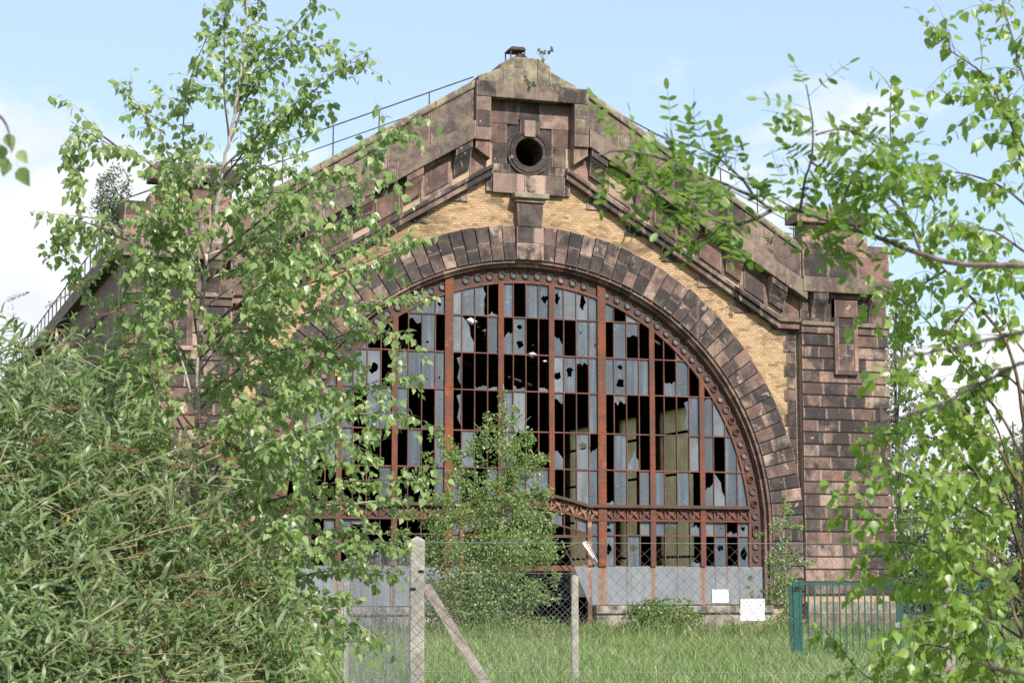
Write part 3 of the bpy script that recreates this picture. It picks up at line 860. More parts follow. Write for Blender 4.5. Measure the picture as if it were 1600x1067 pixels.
# gabled cap of weathered blocks
CAPM = (M['capstone'], M['capstone'])
def capz(x): return 17.18 - 0.62 * max(0, abs(x + 0.18) - 0.42) if x < 1.3 else 16.4
for xa, xb in ((-1.70, -0.95), (-0.94, -0.28), (-0.27, 0.14), (0.15, 0.52), (0.53, 1.40)):
    xs2 = [xa] + [q for q in (-0.60, 0.24) if xa < q < xb] + [xb]
    poly = [(xa, 16.335), (xb - 0.01, 16.335)] + [(min(q, xb - 0.01), min(capz(q), 16.80)) for q in reversed(xs2)]
    mb2 = MB(); mb2.stone(ccw(poly), -0.50, 0.9, 0.02)
    part('cap_stone', mb2, list(CAPM), ped)
for xa, xb in ((-1.0, -0.32), (-0.31, 0.18), (0.19, 0.60)):
    xs2 = [xa] + [q for q in (-0.60, 0.24) if xa < q < xb] + [xb]
    poly = [(xa, 16.805), (xb - 0.01, 16.805)] + [(min(q, xb - 0.01), max(capz(q), 16.83)) for q in reversed(xs2)]
    mb2 = MB(); mb2.stone(ccw(poly), -0.42, 0.9, 0.04)
    part('cap_stone', mb2, list(CAPM), ped)
# little hood on legs at the very top
mb = MB()
for lx, ly in ((-0.62, -0.25), (-0.62, 0.25), (-0.18, -0.25), (-0.18, 0.25)):
    mb.box(lx - 0.015, lx + 0.015, ly - 0.015, ly + 0.015, 17.0, 17.47)
mb.prism([(-0.65, 17.44), (-0.15, 17.44), (-0.20, 17.53), (-0.60, 17.53)], -0.3, 0.3)
mb.prism([(-0.50, 17.10), (0.10, 17.10), (-0.20, 17.36), (-0.34, 17.36)], -0.2, 0.2)
part('vent_hood', mb, [M['iron']], HALL)

# ---- the great window
WY = 0.20
mb = MB()
mb.box(-R_RIM, R_RIM, WY + 0.02, WY + 0.10, 1.86, 2.02)
win = part('window_frame', mb, [M['rustdark']], HALL)
BAYS = [-7.28, -5.70, -4.05, -2.41, -0.80, 0.80, 2.41, 4.05, 5.70, 7.28]
ROWZ = [10.6, 9.37, 8.26, 7.16, 5.96, 4.87, 3.82]
def rim_z(x, r=R_GL): return CZ + math.sqrt(max(r * r - x * x, 0.0))
# rim plate with roundels
mb = MB()
for i in range(96):
    a0 = -math.pi / 2 + i * math.pi / 96; a1 = a0 + math.pi / 96
    mb.prism(arcpoly(R_GL, R_RIM + 0.02, a0, a1), WY, WY + 0.05)
for sx in (-1, 1):
    mb.box(*sorted((sx * R_GL, sx * (R_RIM + 0.02))), WY, WY + 0.05, 2.0, CZ)
part('rim_plate', mb, [M['rustsoot']], win)
mb = MB()
for r, y0 in ((R_GL - 0.035, WY - 0.07), (R_RIM - 0.03, WY - 0.06)):
    for i in range(96):
        a0 = -math.pi / 2 + i * math.pi / 96; a1 = a0 + math.pi / 96
        mb.prism(arcpoly(r, r + 0.055, a0, a1), y0, WY + 0.06)
    for sx in (-1, 1):
        mb.box(*sorted((sx * r, sx * (r + 0.055))), y0, WY + 0.06, 2.0, CZ)
part('rim_flange', mb, [M['rustdark']], win)
def roundel_mesh(mt, inner):
    mb = MB(); n = 12
    for i in range(n):
        a0, a1 = 2 * math.pi * i / n, 2 * math.pi * (i + 1) / n
        c0, s0, c1, s1 = math.cos(a0), math.sin(a0), math.cos(a1), math.sin(a1)
        def q(r, y): return [(r * c0, y, r * s0), (r * c1, y, r * s1)]
        o, p_, d = q(0.125, -0.008), q(0.115, -0.05), q(0.085, -0.05)
        e = q(0.085, -0.006)
        mb.add([*o, *p_], [(0, 1, 3, 2)], 0); mb.add([*p_, *d], [(0, 1, 3, 2)], 0); mb.add([*d, *e], [(0, 1, 3, 2)], 0)
        mb.add([*e, (0, -0.006, 0)], [(0, 1, 2)], 1)
    return mb.mesh('roundel', [mt, inner])
RND = [roundel_mesh(M['rustsoot'], M['glass']), roundel_mesh(M['rustdark'], M['glass']), roundel_mesh(M['rust'], M['dark'])]
rm = (R_GL + 0.02 + R_RIM - 0.03) / 2
na = 62
for i in range(na + 1):
    a = -math.pi / 2 + i * math.pi / na
    if any(abs(rm * math.sin(a) - q) < 0.17 for q in (-2.41, 2.41)): continue
    x, z = pol(rm, a)
    kind = 0 if abs(a) < 0.95 else (1 if rng.random() < 0.8 else 2)
    link('roundel', RND[kind], win, (x, WY, z))
for sx in (-1, 1):
    for z in (2.25, 2.63, 3.0):
        link('roundel', RND[1], win, (sx * rm, WY, z))
# mullions
for q in BAYS[1:-1]:
    wide = abs(abs(q) - 2.41) < 0.01
    hw = 0.13 if wide else 0.085
    zt = rim_z(q, R_RIM if wide else R_GL) + (0.02 if not wide else -0.02)
    zb = 2.0
    if abs(q) < 1: zb = 3.95
    mb = MB()
    mb.box(q - hw, q + hw, WY - 0.09, WY - 0.06, zb, zt)
    mb.box(q - 0.02, q + 0.02, WY - 0.06, WY + 0.1, zb, zt)
    if wide:
        z = zb + 0.1
        while z < zt - 0.1:                               # rivets
            for rx in (-0.085, 0.085):
                mb.box(q + rx - 0.012, q + rx + 0.012, WY - 0.102, WY - 0.09, z, z + 0.024)
            z += 0.16
    part('mullion', mb, [M['rivet'] if wide else M['rust']], win)
# glazing bars
def bar(name, x0, x1, z0, z1, y0=WY - 0.045, y1=WY + 0.03, m='rustdark'):
    mb = MB(); mb.box(x0, x1, y0, y1, z0, z1); part(name, mb, [M[m]], win)
for zr in ROWZ[1:]:
    xm = math.sqrt(R_GL ** 2 - (zr - CZ) ** 2)
    bar('glazing_bar', -xm, xm, zr - 0.018, zr + 0.018, WY - 0.046, WY + 0.031)
for b in range(9):
    for k in (1, 2, 3):
        x = BAYS[b] + (BAYS[b + 1] - BAYS[b]) * k / 4
        zt = rim_z(x)
        zb = 3.82 if abs(x) > 1.9 else 3.82 + 0.33 * math.cos(x / 1.9 * math.pi / 2)
        if zt - zb > 0.1:
            bar('glazing_bar', x - 0.0125, x + 0.0125, zb, zt)
        if abs(x) > 2.2:
            bar('glazing_bar', x - 0.0125, x + 0.0125, 2.0, 3.34)
for sx in (-1, 1):
    bar('glazing_bar', *sorted((sx * 2.0, sx * R_GL)), 2.90, 2.936, WY - 0.046, WY + 0.031)
# panes, one object each; missing ones left out, broken ones jagged
PAT = {}
def setrow(r, b, codes): PAT[(r, b)] = codes
for r, rowd in {
    0: {2: 'FFFH', 3: 'FFLb', 4: 'FMFh', 5: 'hFhF', 6: 'FMFF', 1: 'FFFF', 7: 'FFFF'},
    1: {2: 'MtHM', 3: 'FDMF', 4: 'BgMM', 5: 'BMHH', 6: 'MFTM', 7: 'MMFF', 1: 'FFMM'},
    2: {0: 'FFFF', 1: 'HFhM', 2: 'FFHH', 3: 'rMbb', 4: 'MbMb', 5: 'hhtF', 6: 'FgFF', 7: 'MBFM', 8: 'MMFF'},
    3: {0: 'FFFF', 1: 'FMFF', 2: 'FMbF', 3: 'rMMM', 4: 'FFMM', 5: 'tMMF', 6: 'MtMM', 7: 'MMrF', 8: 'CFFF'},
    4: {0: 'FFMF', 1: 'FMMM', 2: 'MFMF', 3: 'MFMM', 4: 'FMMM', 5: 'BMhB', 6: 'MFPM', 7: 'MMMF', 8: 'FMFF'},
    5: {0: 'MFMM', 1: 'MMMF', 2: 'MMMF', 3: 'FMMF', 4: 'MFFF', 5: 'MMFF', 6: 'bFMF', 7: 'FMFM', 8: 'BDFF'},
    6: {0: 'FFMF', 1: 'FTMM', 2: 'MMMM', 6: 'gMMF', 7: 'FtMB', 8: 'FHbh'},
    7: {0: 'MFMF', 1: 'MMMM', 2: 'MMMM', 6: 'hMhM', 7: 'MMMb', 8: 'MhMh'}}.items():
    for b, c in rowd.items(): setrow(r, b, c)
def jag(x0, x1, zc, amp, n=6):
    return [(x0 + (x1 - x0) * i / n, zc + rng.uniform(-amp, amp)) for i in range(n + 1)]
def hole(cx, cz, rx, rz, n=9):
    a0 = rng.uniform(0, 6)
    return [(cx + rx * rng.uniform(0.40, 1.25) * math.cos(a0 + 2 * math.pi * i / n), cz + rz * rng.uniform(0.40, 1.25) * math.sin(a0 + 2 * math.pi * i / n)) for i in range(n)]
def clip(poly, r):
    """clip a polygon in x,z to the circle of the rim, by tangents"""
    for i in range(0, 49):
        a = -math.pi / 2 + math.pi * i / 48
        nx, nz = math.sin(a), math.cos(a)
        out = []
        for k in range(len(poly)):
            p, q = poly[k - 1], poly[k]
            dp = p[0] * nx + (p[1] - CZ) * nz - r; dq = q[0] * nx + (q[1] - CZ) * nz - r
            if (dp > 0) != (dq > 0):
                t = dp / (dp - dq); out.append((p[0] + (q[0] - p[0]) * t, p[1] + (q[1] - p[1]) * t))
            if dq <= 0: out.append(q)
        poly = out
        if len(poly) < 3: return []
    return poly
def pane(loops, parent, name='pane', y=None):
    """loops: outer outline and holes in x,z; a sheet 5 mm thick, a little out of true"""
    y = WY - 0.004 if y is None else y
    tx, tz = rng.uniform(-0.010, 0.010), rng.uniform(-0.008, 0.008)
    flat = [p for l in loops for p in l]
    cx = sum(p[0] for p in flat) / len(flat); cz = sum(p[1] for p in flat) / len(flat)
    tris = tessellate_polygon([[Vector((p[0], p[1], 0)) for p in l] for l in loops])
    n = len(flat)
    Y = lambda p: y + tx * (p[0] - cx) + tz * (p[1] - cz)
    vs = [(p[0], Y(p), p[1]) for p in flat] + [(p[0], Y(p) + 0.005, p[1]) for p in flat]
    fs = []
    for t in tris:
        a, b, c = (flat[i] for i in t)
        if (b[0] - a[0]) * (c[1] - a[1]) - (b[1] - a[1]) * (c[0] - a[0]) < 0: t = (t[0], t[2], t[1])
        fs.append(tuple(t)); fs.append((t[2] + n, t[1] + n, t[0] + n))
    o = 0
    for l in loops:
        m = len(l)
        fs += [(o + (i + 1) % m, o + i, n + o + i, n + o + (i + 1) % m) for i in range(m)]
        o += m
    mb = MB(); mb.add(vs, fs)
    return part(name, mb, [M['glass']], parent)
def make_pane(x0, x1, z0, z1, code):
    w_, h_ = x1 - x0, z1 - z0
    full = clip([(x0, z0), (x1, z0), (x1, z1), (x0, z1)], R_GL)
    if not full: return
    zt = max(p[1] for p in full); h_ = zt - z0
    if h_ < 0.12 and code != 'F': return
    loops = [full]
    if code == 'M': return
    elif code == 'B':
        ha, hb = rng.uniform(0.25, 0.65), rng.uniform(0.25, 0.65)
        loops = [clip([(x0, z0), (x1, z0)] + [(x1 + (x0 - x1) * q / 6, z0 + h_ * (ha + (hb - ha) * q / 6) + rng.uniform(-0.07, 0.07)) for q in range(7)], R_GL)]
    elif code == 'b': loops = [[(x0, z0), (x1, z0)] + jag(x1, x0, z0 + 0.09, 0.06)]
    elif code == 'P': loops = [[(x0, z0), (x1, z0), (x1, z0 + 0.28), (x0 + w_ * 0.72, z0 + 0.40), (x0 + w_ * 0.60, z0 + 0.60), (x0 + w_ * 0.45, z0 + 0.36), (x0 + 0.05, z0 + 0.2), (x0, z0 + 0.04)]]
    elif code == 'T': loops = [clip([(x1, zt), (x0, zt)] + jag(x0, x1, z0 + h_ * 0.62, 0.05), R_GL)]
    elif code == 't': loops = [clip([(x1, zt), (x0, zt)] + jag(x0, x1, z0 + h_ * 0.80, 0.10), R_GL)]
    elif code == 'L': loops = [clip([(x0, z0), (x0 + w_ * 0.8, z0)] + [(x0 + w_ * rng.uniform(0.55, 0.9), z0 + h_ * k / 6) for k in range(1, 6)] + [(x0 + w_ * 0.75, zt), (x0, zt)], R_GL)]
    elif code == 'r': loops = [[(x1, z0 + 0.1), (x1, z0 + h_ * 0.9), (x1 - w_ * 0.35, z0 + h_ * 0.85), (x1 - w_ * 0.12, z0 + h_ * 0.6), (x1 - w_ * 0.3, z0 + h_ * 0.3)]]
    elif code == 'C': loops = [[(x0, z0), (x1, z0), (x1, zt), (x0 + w_ * 0.55, zt), (x0 + w_ * 0.3, zt - 0.12), (x0, zt - 0.30)]]
    elif code == 'D': loops = [[(x0, z0), (x1 - 0.02, z0), (x1, z0 + h_ * 0.25), (x0 + w_ * 0.7, z0 + h_ * 0.45), (x0 + w_ * 0.62, z0 + h_ * 0.7), (x0 + w_ * 0.2, z0 + h_ * 0.92), (x0, zt - 0.03)]]
    elif code == 'H':
        loops = [full] + ([hole(x0 + w_ * rng.uniform(0.3, 0.7), z0 + h_ * rng.uniform(0.2, 0.75), rng.uniform(0.025, 0.07), rng.uniform(0.025, 0.09), rng.randint(6, 9))] if h_ > 0.3 else [])
    elif code == 'h':
        if h_ > 0.4: loops = [full, hole(x0 + w_ * 0.5, z0 + h_ * rng.uniform(0.36, 0.64), w_ * rng.uniform(0.26, 0.37), h_ * rng.uniform(0.10, 0.25), rng.randint(8, 13))]
    elif code == 'g':
        if h_ > 0.4: loops = [full, hole(x0 + w_ * 0.55, z0 + h_ * 0.3, w_ * 0.33, h_ * 0.16), hole(x0 + w_ * 0.5, z0 + h_ * 0.75, w_ * 0.2, h_ * 0.08, 7)]
    if loops and len(loops[0]) >= 3:
        loops[0] = ccw(loops[0])
        pane(loops, win)
for (r, b), codes in PAT.items():
    for k, c in enumerate(codes):
        x0 = BAYS[b] + (BAYS[b + 1] - BAYS[b]) * k / 4; x1 = BAYS[b] + (BAYS[b + 1] - BAYS[b]) * (k + 1) / 4
        x0 += 0.006; x1 -= 0.006
        if r <= 5: z0, z1 = ROWZ[r + 1] + 0.01, ROWZ[r] - 0.01
        elif r == 6: z0, z1 = 2.93, 3.35
        else: z0, z1 = 2.0, 2.905
        if r == 5 and abs((x0 + x1) / 2) < 1.85:
            z0 = 3.82 + 0.33 * math.cos((x0 + x1) / 2 / 1.9 * math.pi / 2)
        make_pane(x0, x1, z0, z1, c)
for sx in (-1, 1):
    for z0, z1, c in ((2.93, 3.35, 'F'), (2.0, 2.905, 'H')):
        make_pane(*sorted((sx * 2.06, sx * 2.39)), z0, z1, c)
# transom with cast ornaments, rising as a low arch over the door
def tz(x): return 3.34 if abs(x) > 1.95 else 3.34 + 0.36 * math.cos(x / 1.95 * math.pi / 2)
txs = [-7.28, -1.95] + list(np.linspace(-1.7, 1.7, 15)) + [1.95, 7.28]
for nm, d0, d1, y0, y1, mt in (('transom_rail', 0.0, 0.055, WY - 0.10, WY + 0.05, 'rust'), ('transom_rail', 0.40, 0.485, WY - 0.16, WY + 0.05, 'rustsoot'), ('transom_panel', 0.055, 0.40, WY + 0.01, WY + 0.03, 'rustsoot')):
    mb = MB()
    for xa, xb in zip(txs[:-1], txs[1:]):
        mb.prism([(xa, tz(xa) + d0), (xb, tz(xb) + d0), (xb, tz(xb) + d1), (xa, tz(xa) + d1)], y0, y1)
    part(nm, mb, [M[mt]], win)
def ornament(mt):
    mb = MB()
    for s in (-1, 1):
        pts = [(s * -0.15, -0.15), (s * -0.05, -0.035), (0, 0), (s * 0.05, 0.035), (s * 0.15, 0.15)]
        ws = [0.022, 0.04, 0.05, 0.04, 0.022]
        for (p, q), (wa, wb) in zip(zip(pts[:-1], pts[1:]), zip(ws[:-1], ws[1:])):
            d = Vector((q[0] - p[0], q[1] - p[1])).normalized(); nx, nz = -d.y, d.x
            mb.prism(ccw([(p[0] - nx * wa, p[1] - nz * wa), (q[0] - nx * wb, q[1] - nz * wb), (q[0] + nx * wb, q[1] + nz * wb), (p[0] + nx * wa, p[1] + nz * wa)]), -0.05 + 0.004 * s, 0.0)
    mb.box(-0.04, 0.04, -0.075, 0, -0.04, 0.04)
    mb.box(0.185, 0.215, -0.06, 0, -0.17, 0.17)
    return mb.mesh('ornament', [M[mt]])
ORN = {m: ornament(m) for m in ('rustdark', 'rustpale')}
for b in range(9):
    for k in range(4):
        x = BAYS[b] + (BAYS[b + 1] - BAYS[b]) * (k + 0.5) / 4
        o = link('ornament', ORN['rustpale' if abs(x) < 2.3 else 'rustdark'], win, (x, WY + 0.01, tz(x) + 0.228))
        if abs(x) < 1.95:
            o.rotation_euler = (0, -math.atan(-0.36 * math.sin(x / 1.95 * math.pi / 2) * math.pi / 3.9), 0)
# door head: curved bars and small lights over the doorway, and jambs
for sx in (-1, 1):
    bar('door_jamb', *sorted((sx * 1.93, sx * 2.06)), 0.05, 3.36, WY - 0.08, WY + 0.08, 'rustpale')
bar('door_lintel', -1.93, 1.93, 2.84, 2.92, WY - 0.07, WY + 0.07, 'rust')
mb = MB()
dx = list(np.linspace(-1.92, 1.92, 17))
for xa, xb in zip(dx[:-1], dx[1:]):
    f = lambda q: tz(q) - 0.40 + 0.0
    mb.prism([(xa, max(f(xa), 2.93)), (xb, max(f(xb), 2.93)), (xb, max(f(xb), 2.93) + 0.045), (xa, max(f(xa), 2.93) + 0.045)], WY - 0.055, WY + 0.05)
for q in np.linspace(-1.6, 1.6, 9):
    mb.box(q - 0.015, q + 0.015, WY - 0.05, WY + 0.04, 2.93, tz(q))
part('door_head', mb, [M['rust']], win)
for a, b_ in zip(np.linspace(-1.92, 1.92, 11)[:-1], np.linspace(-1.92, 1.92, 11)[1:]):
    if rng.random() < 0.75:
        za, zb = tz(a), tz(b_)
        pane([ccw([(a + 0.01, max(za - 0.36, 2.97)), (b_ - 0.01, max(zb - 0.36, 2.97)), (b_ - 0.01, zb), (a + 0.01, za)])], win)
# grey sheet dado under the window, with standing seams, each side of the door
mb = MB()
mb.box(-7.72, -2.06, WY + 0.03, WY + 0.09, 0.84, 1.99)
dado = part('dado', mb, [M['panel']], HALL)
mb = MB(); mb.box(2.06, 7.72, WY + 0.03, WY + 0.09, 0.84, 1.99)
dado2 = part('dado', mb, [M['panel']], HALL)
for sx, dd in ((-1, dado), (1, dado2)):
    cuts = [2.07, 2.41, 3.2, 4.05, 4.86, 5.70, 6.1, 6.5, 6.9, 7.70]
    for ca, cb in zip(cuts[:-1], cuts[1:]):
        mb = MB(); mb.stone(rect(*sorted((sx * (ca + 0.003), sx * (cb - 0.003))), 0.85, 1.985 + rng.uniform(0, 0.01)), WY - 0.03 + rng.uniform(-0.006, 0.006), WY + 0.03, 0.008)
        part('sheet_panel', mb, [M['panel'], M['panel']], dd)
# a sheet bent off beside the door, and the broken casement hanging there
mb = MB()
mb.add([(1.35, -0.25, 1.98), (1.92, 0.05, 2.02), (1.95, 0.05, 1.0), (1.85, -0.1, 0.95), (1.35, -0.22, 1.97), (1.92, 0.08, 2.01), (1.95, 0.08, 1.0), (1.85, -0.07, 0.95)],
       [(0, 3, 2, 1), (4, 5, 6, 7), (0, 1, 5, 4), (1, 2, 6, 5), (2, 3, 7, 6), (3, 0, 4, 7)])
part('bent_sheet', mb, [M['panel']], HALL)
mb = MB()
P0, U_, V_ = np.array([1.05, -0.22, 2.55]), np.array([0.72, 0.10, 0.20]), np.array([0.42, 0.16, -0.62])
U_ /= np.linalg.norm(U_); V_ /= np.linalg.norm(V_)
for k in range(6):
    mb.tube([P0 + U_ * 0.15 * k, P0 + U_ * (0.15 * k) + V_ * 0.78], 0.016, 4)
for k in (0, 1):
    mb.tube([P0 + V_ * 0.78 * k, P0 + U_ * 0.77 + V_ * 0.78 * k], 0.02, 4)
cas = part('hanging_casement', mb, [M['rustpale']], HALL)
mb = MB()
A_ = P0 + U_ * 0.60; B_ = P0 + U_ * 0.78
nrm = np.cross(U_, V_)
q = [A_, B_, B_ + V_ * 0.78, A_ + U_ * 0.1 + V_ * 0.6]
mb.add(q + [p + nrm * 0.02 for p in q], [(0, 1, 2, 3), (7, 6, 5, 4), (1, 0, 4, 5), (2, 1, 5, 6), (3, 2, 6, 7), (0, 3, 7, 4)])
part('loose_board', mb, [M['white']], cas)
# rendered plinth below the dado
for sx in (-1, 1):
    mb = MB(); mb.box(*sorted((sx * 2.15, sx * 7.95)), -0.02, 0.75, 0.0, 0.60)
    pl = part('plinth', mb, [M['plaster']], HALL)
    x = 2.12
    while x < 7.9:
        x1 = min(x + rng.uniform(0.9, 1.6), 7.93)
        mb = MB(); mb.stone(rect(*sorted((sx * x, sx * (x1 - 0.012))), 0.605, 0.835 + rng.uniform(-0.02, 0.0)), -0.10 + rng.uniform(-0.02, 0.02), 0.4, 0.025)
        part('coping_stone', mb, [M['plaster'], M['plaster']], pl)
        x = x1

# ---- body of the hall: side walls with yellowed sheets between piers, roof, back wall, floor
def side_wall(sx):
    mb = MB()
    D = 46.0
    x0, x1 = sorted((sx * 11.35, sx * 11.95))
    openings = [(13.4, 17.0), (19.0, 21.3), (24.2, 27.4)] if sx > 0 else [(0.8 + 2.6 + 5.5 * q, 0.8 + 5.5 + 5.5 * q) for q in range(8)]
    y = 0.8
    for (ya, yb) in openings + [(D, D)]:
        mb.box(x0, x1, y, ya, 0, 10.45); y = yb
    for (ya, yb) in openings:
        mb.box(x0, x1, ya, yb, 8.2, 10.44); mb.box(x0, x1, ya, yb, 0, 0.8)
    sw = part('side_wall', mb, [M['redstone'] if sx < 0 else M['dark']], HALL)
    mo = MB()
    mo.box(*sorted((sx * 11.9, sx * 12.3)), 2.62, D, 10.5, 10.95)
    part('eaves_cornice', mo, [M['stone']], sw)
    for (ya, yb) in openings:
        ms = MB()
        n = int((yb - ya) / 0.16)
        pts = [(ya + (yb - ya) * i / n, sx * 11.6 + (0.05 if i % 2 else -0.05)) for i in range(n + 1)]
        vs = []
        for yy, xx in pts: vs += [(xx, yy, 0.8), (xx, yy, 8.2)]
        ms.add(vs, [(2 * i, 2 * i + 2, 2 * i + 3, 2 * i + 1) for i in range(n)])
        part('corrugated_sheet', ms, [M['sheet'] if sx > 0 else M['dark']], sw)
        for zz in (2.4, 4.0, 5.6, 7.2):
            mg = MB()
            mg.box(*sorted((sx * 11.42, sx * 11.55)), ya, yb, zz, zz + 0.09)
            part('sheeting_rail', mg, [M['dark']], sw)
    return sw
SIDE = {s: side_wall(s) for s in (-1, 1)}
D = 46.0
def roof_hit(px, py):
    """where a sight line meets the underside of the roof"""
    d = FW + RT * (px - IW / 2) / FPX - UP * (py - IH / 2) / FPX
    best = None
    for sg in (-1, 1):
        # z = 15.8 - 0.5375 * sg * x
        t = (15.8 - 0.5375 * sg * CAM[0] - CAM[2]) / (d[2] + 0.5375 * sg * d[0])
        p = CAM + d * t
        if p[0] * sg >= 0 and p[1] > 1.0 and t > 0: best = p
    return best
HOLES = []
for (x0, x1, y0, y1) in ((729, 746, 497, 508), (747, 751, 509, 513), (754, 762, 515, 520), (809, 813, 546, 552), (815, 819, 544, 553), (826, 840, 550, 560), (847, 856, 562, 570), (832, 836, 538, 541), (900, 905, 569, 574), (1020, 1034, 533, 537), (757, 760, 522, 524)):
    a_, b_ = roof_hit((x0 + x1) / 2, y0), roof_hit((x0 + x1) / 2, y1)
    if a_ is None or b_ is None: continue
    ya, yb = sorted((a_[1], b_[1])); xm = (a_[0] + b_[0]) / 2; hw = (x1 - x0) / 2 / 42
    if yb < D - 1: HOLES.append((xm - hw, xm + hw, ya, yb))
def roof_lo(x): return 15.8 - 0.5375 * abs(x)
mb = MB()
gx = sorted(set([-12.0, 0.0, 12.0] + [round(v, 3) for h in HOLES for v in h[:2]]))
for xa, xb in zip(gx[:-1], gx[1:]):
    xm = (xa + xb) / 2
    y = 0.76
    for (ya, yb) in sorted([(h[2], h[3]) for h in HOLES if h[0] < xm < h[1]]) + [(D, D)]:
        if ya > y:
            mb.prism([(xa, roof_lo(xa)), (xb, roof_lo(xb)), (xb, roof_lo(xb) + 0.12), (xa, roof_lo(xa) + 0.12)], y, ya)
        y = max(y, yb)
rf = part('roof', mb, [M['roofing']], HALL)
for k in range(8):                                   # steel trusses under the roof
    y = 4.5 + 5.2 * k
    mb = MB()
    for sx in (-1, 1):
        mb.tube([(0, y, 15.55), (sx * 11.4, y, 9.45)], 0.10, 4)
        mb.tube([(0, y, 12.6), (sx * 11.4, y, 9.3)], 0.07, 4)
        for q in (2.5, 5.0, 7.5, 10.0):
            mb.tube([(sx * q, y, 15.55 - 0.535 * q), (sx * (q - 1.2), y, 12.6 - 0.29 * (q - 1.2))], 0.045, 4)
    part('truss', mb, [M['rustsoot']], rf)
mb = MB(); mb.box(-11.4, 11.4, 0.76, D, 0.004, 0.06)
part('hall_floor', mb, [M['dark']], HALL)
# back wall as a lattice with holes where daylight shows through
mb = MB()
YB = D
def onY(x, y, Y):
    d = FW + RT * (x - IW / 2) / FPX - UP * (y - IH / 2) / FPX
    t = (Y - CAM[1]) / d[1]; p = CAM + d * t
    return p[0], p[2]
GAPS = []
gx = sorted(set([-11.4, 11.4, 0.0] + [round(v, 3) for g in GAPS for v in g[:2]]))
def roof_in(x): return 15.85 - abs(x) * 6.45 / 12.0
for xa, xb in zip(gx[:-1], gx[1:]):
    xm = (xa + xb) / 2
    cuts = sorted([(g[2], g[3]) for g in GAPS if g[0] < xm < g[1]])
    zc = 0.0
    for (a, b) in cuts:
        if a > zc: mb.add([(xa, YB, zc), (xb, YB, zc), (xb, YB, a), (xa, YB, a)], [(0, 1, 2, 3)])
        zc = max(zc, b)
    mb.add([(xa, YB, zc), (xb, YB, zc), (xb, YB, max(roof_in(xb), zc)), (xa, YB, max(roof_in(xa), zc))], [(0, 1, 2, 3)])
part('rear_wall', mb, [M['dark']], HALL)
# iron railings on the roof edge behind the gable, and along the side eaves
def railing(name_pts, posts, h, y, mid=0.5):
    rr = part('roof_railing', rail_mesh(name_pts, 0.022), [M['iron']], HALL)
    mb = MB(); mb.tube([(x, y_, z - h * mid) for x, y_, z in name_pts], 0.016, 4); part('rail', mb, [M['iron']], rr)
    for p in posts:
        mb = MB(); mb.tube([(p[0], p[1], p[2] - h - 0.5), p], 0.02, 4); part('post', mb, [M['iron']], rr)
    return rr
def rail_mesh(pts, r):
    mb = MB(); mb.tube(pts, r, 5); return mb
def lerp(a, b, t): return tuple(a[i] + (b[i] - a[i]) * t for i in range(3))
LA, LB = (-1.4, 1.0, 16.84), (-11.8, 1.0, 12.4)
railing([LA, lerp(LA, LB, 0.27), lerp(LA, LB, 0.57), LB], [lerp(LA, LB, t) for t in (0.135, 0.285, 0.42, 0.565, 0.71, 0.86, 1.0)], 0.95, 1.0, 0.55)
RA, RB = (1.9, 1.0, 16.70), (9.4, 1.0, 13.45)
railing([RA, lerp(RA, RB, 0.5), RB], [lerp(RA, RB, t) for t in (0.16, 0.33, 0.5, 0.66, 0.83, 1.0)], 0.95, 1.0, 0.55)
sp_ = [(-12.2, y, 11.6) for y in (1.5, 12, 24, 40)]
railing(sp_, [(-12.2, y, 11.6) for y in np.arange(1.5, 40.5, 1.5)], 0.62, 0, 0.95)

# ------------------------------------------------------------------ plants
def unit(v):
    v = np.asarray(v, float)
    return v / (np.linalg.norm(v, axis=-1, keepdims=True) + 1e-9)

def leaf_template(kind):
    if kind == 'birch':
        v = [(0, -0.28, 0), (0, 0, 0), (0.30, 0.13, 0.05), (0.385, 0.36, 0.07), (0.20, 0.70, 0.03), (0, 1.0, -0.10), (-0.20, 0.70, 0.03), (-0.385, 0.36, 0.07), (-0.30, 0.13, 0.05), (0, 0.40, 0.0), (0.018, -0.28, 0)]
        f = [(1, 2, 9), (2, 3, 9), (3, 4, 9), (4, 5, 9), (5, 6, 9), (6, 7, 9), (7, 8, 9), (8, 1, 9), (0, 10, 1)]
    elif kind == 'oval':
        v = [(0, 0, 0), (0.20, 0.16, 0.02), (0.27, 0.5, 0.03), (0.19, 0.85, 0.02), (0, 1, -0.02), (-0.19, 0.85, 0.02), (-0.27, 0.5, 0.03), (-0.20, 0.16, 0.02), (0, 0.5, 0)]
        f = [(0, 1, 8), (1, 2, 8), (2, 3, 8), (3, 4, 8), (4, 5, 8), (5, 6, 8), (6, 7, 8), (7, 0, 8)]
    elif kind == 'lance':
        v = [(0, 0, 0), (0.065, 0.22, 0.04), (0.092, 0.45, 0.04), (0.066, 0.74, -0.04), (0, 1, -0.22), (-0.066, 0.74, -0.04), (-0.092, 0.45, 0.04), (-0.065, 0.22, 0.04), (0, 0.25, 0.02), (0, 0.48, 0.02), (0, 0.75, -0.05)]
        f = [(0, 1, 8), (1, 2, 9), (1, 9, 8), (2, 3, 10), (2, 10, 9), (3, 4, 10), (4, 5, 10), (5, 6, 9), (5, 9, 10), (6, 7, 8), (6, 8, 9), (7, 0, 8)]
    else:                                               # simple four-sided leaf for small or far ones
        v = [(0, 0, 0), (0.32, 0.42, 0.05), (0, 1, -0.05), (-0.32, 0.42, 0.05)]
        f = [(0, 1, 2), (0, 2, 3)]
    return np.array(v, float), np.array(f, int)

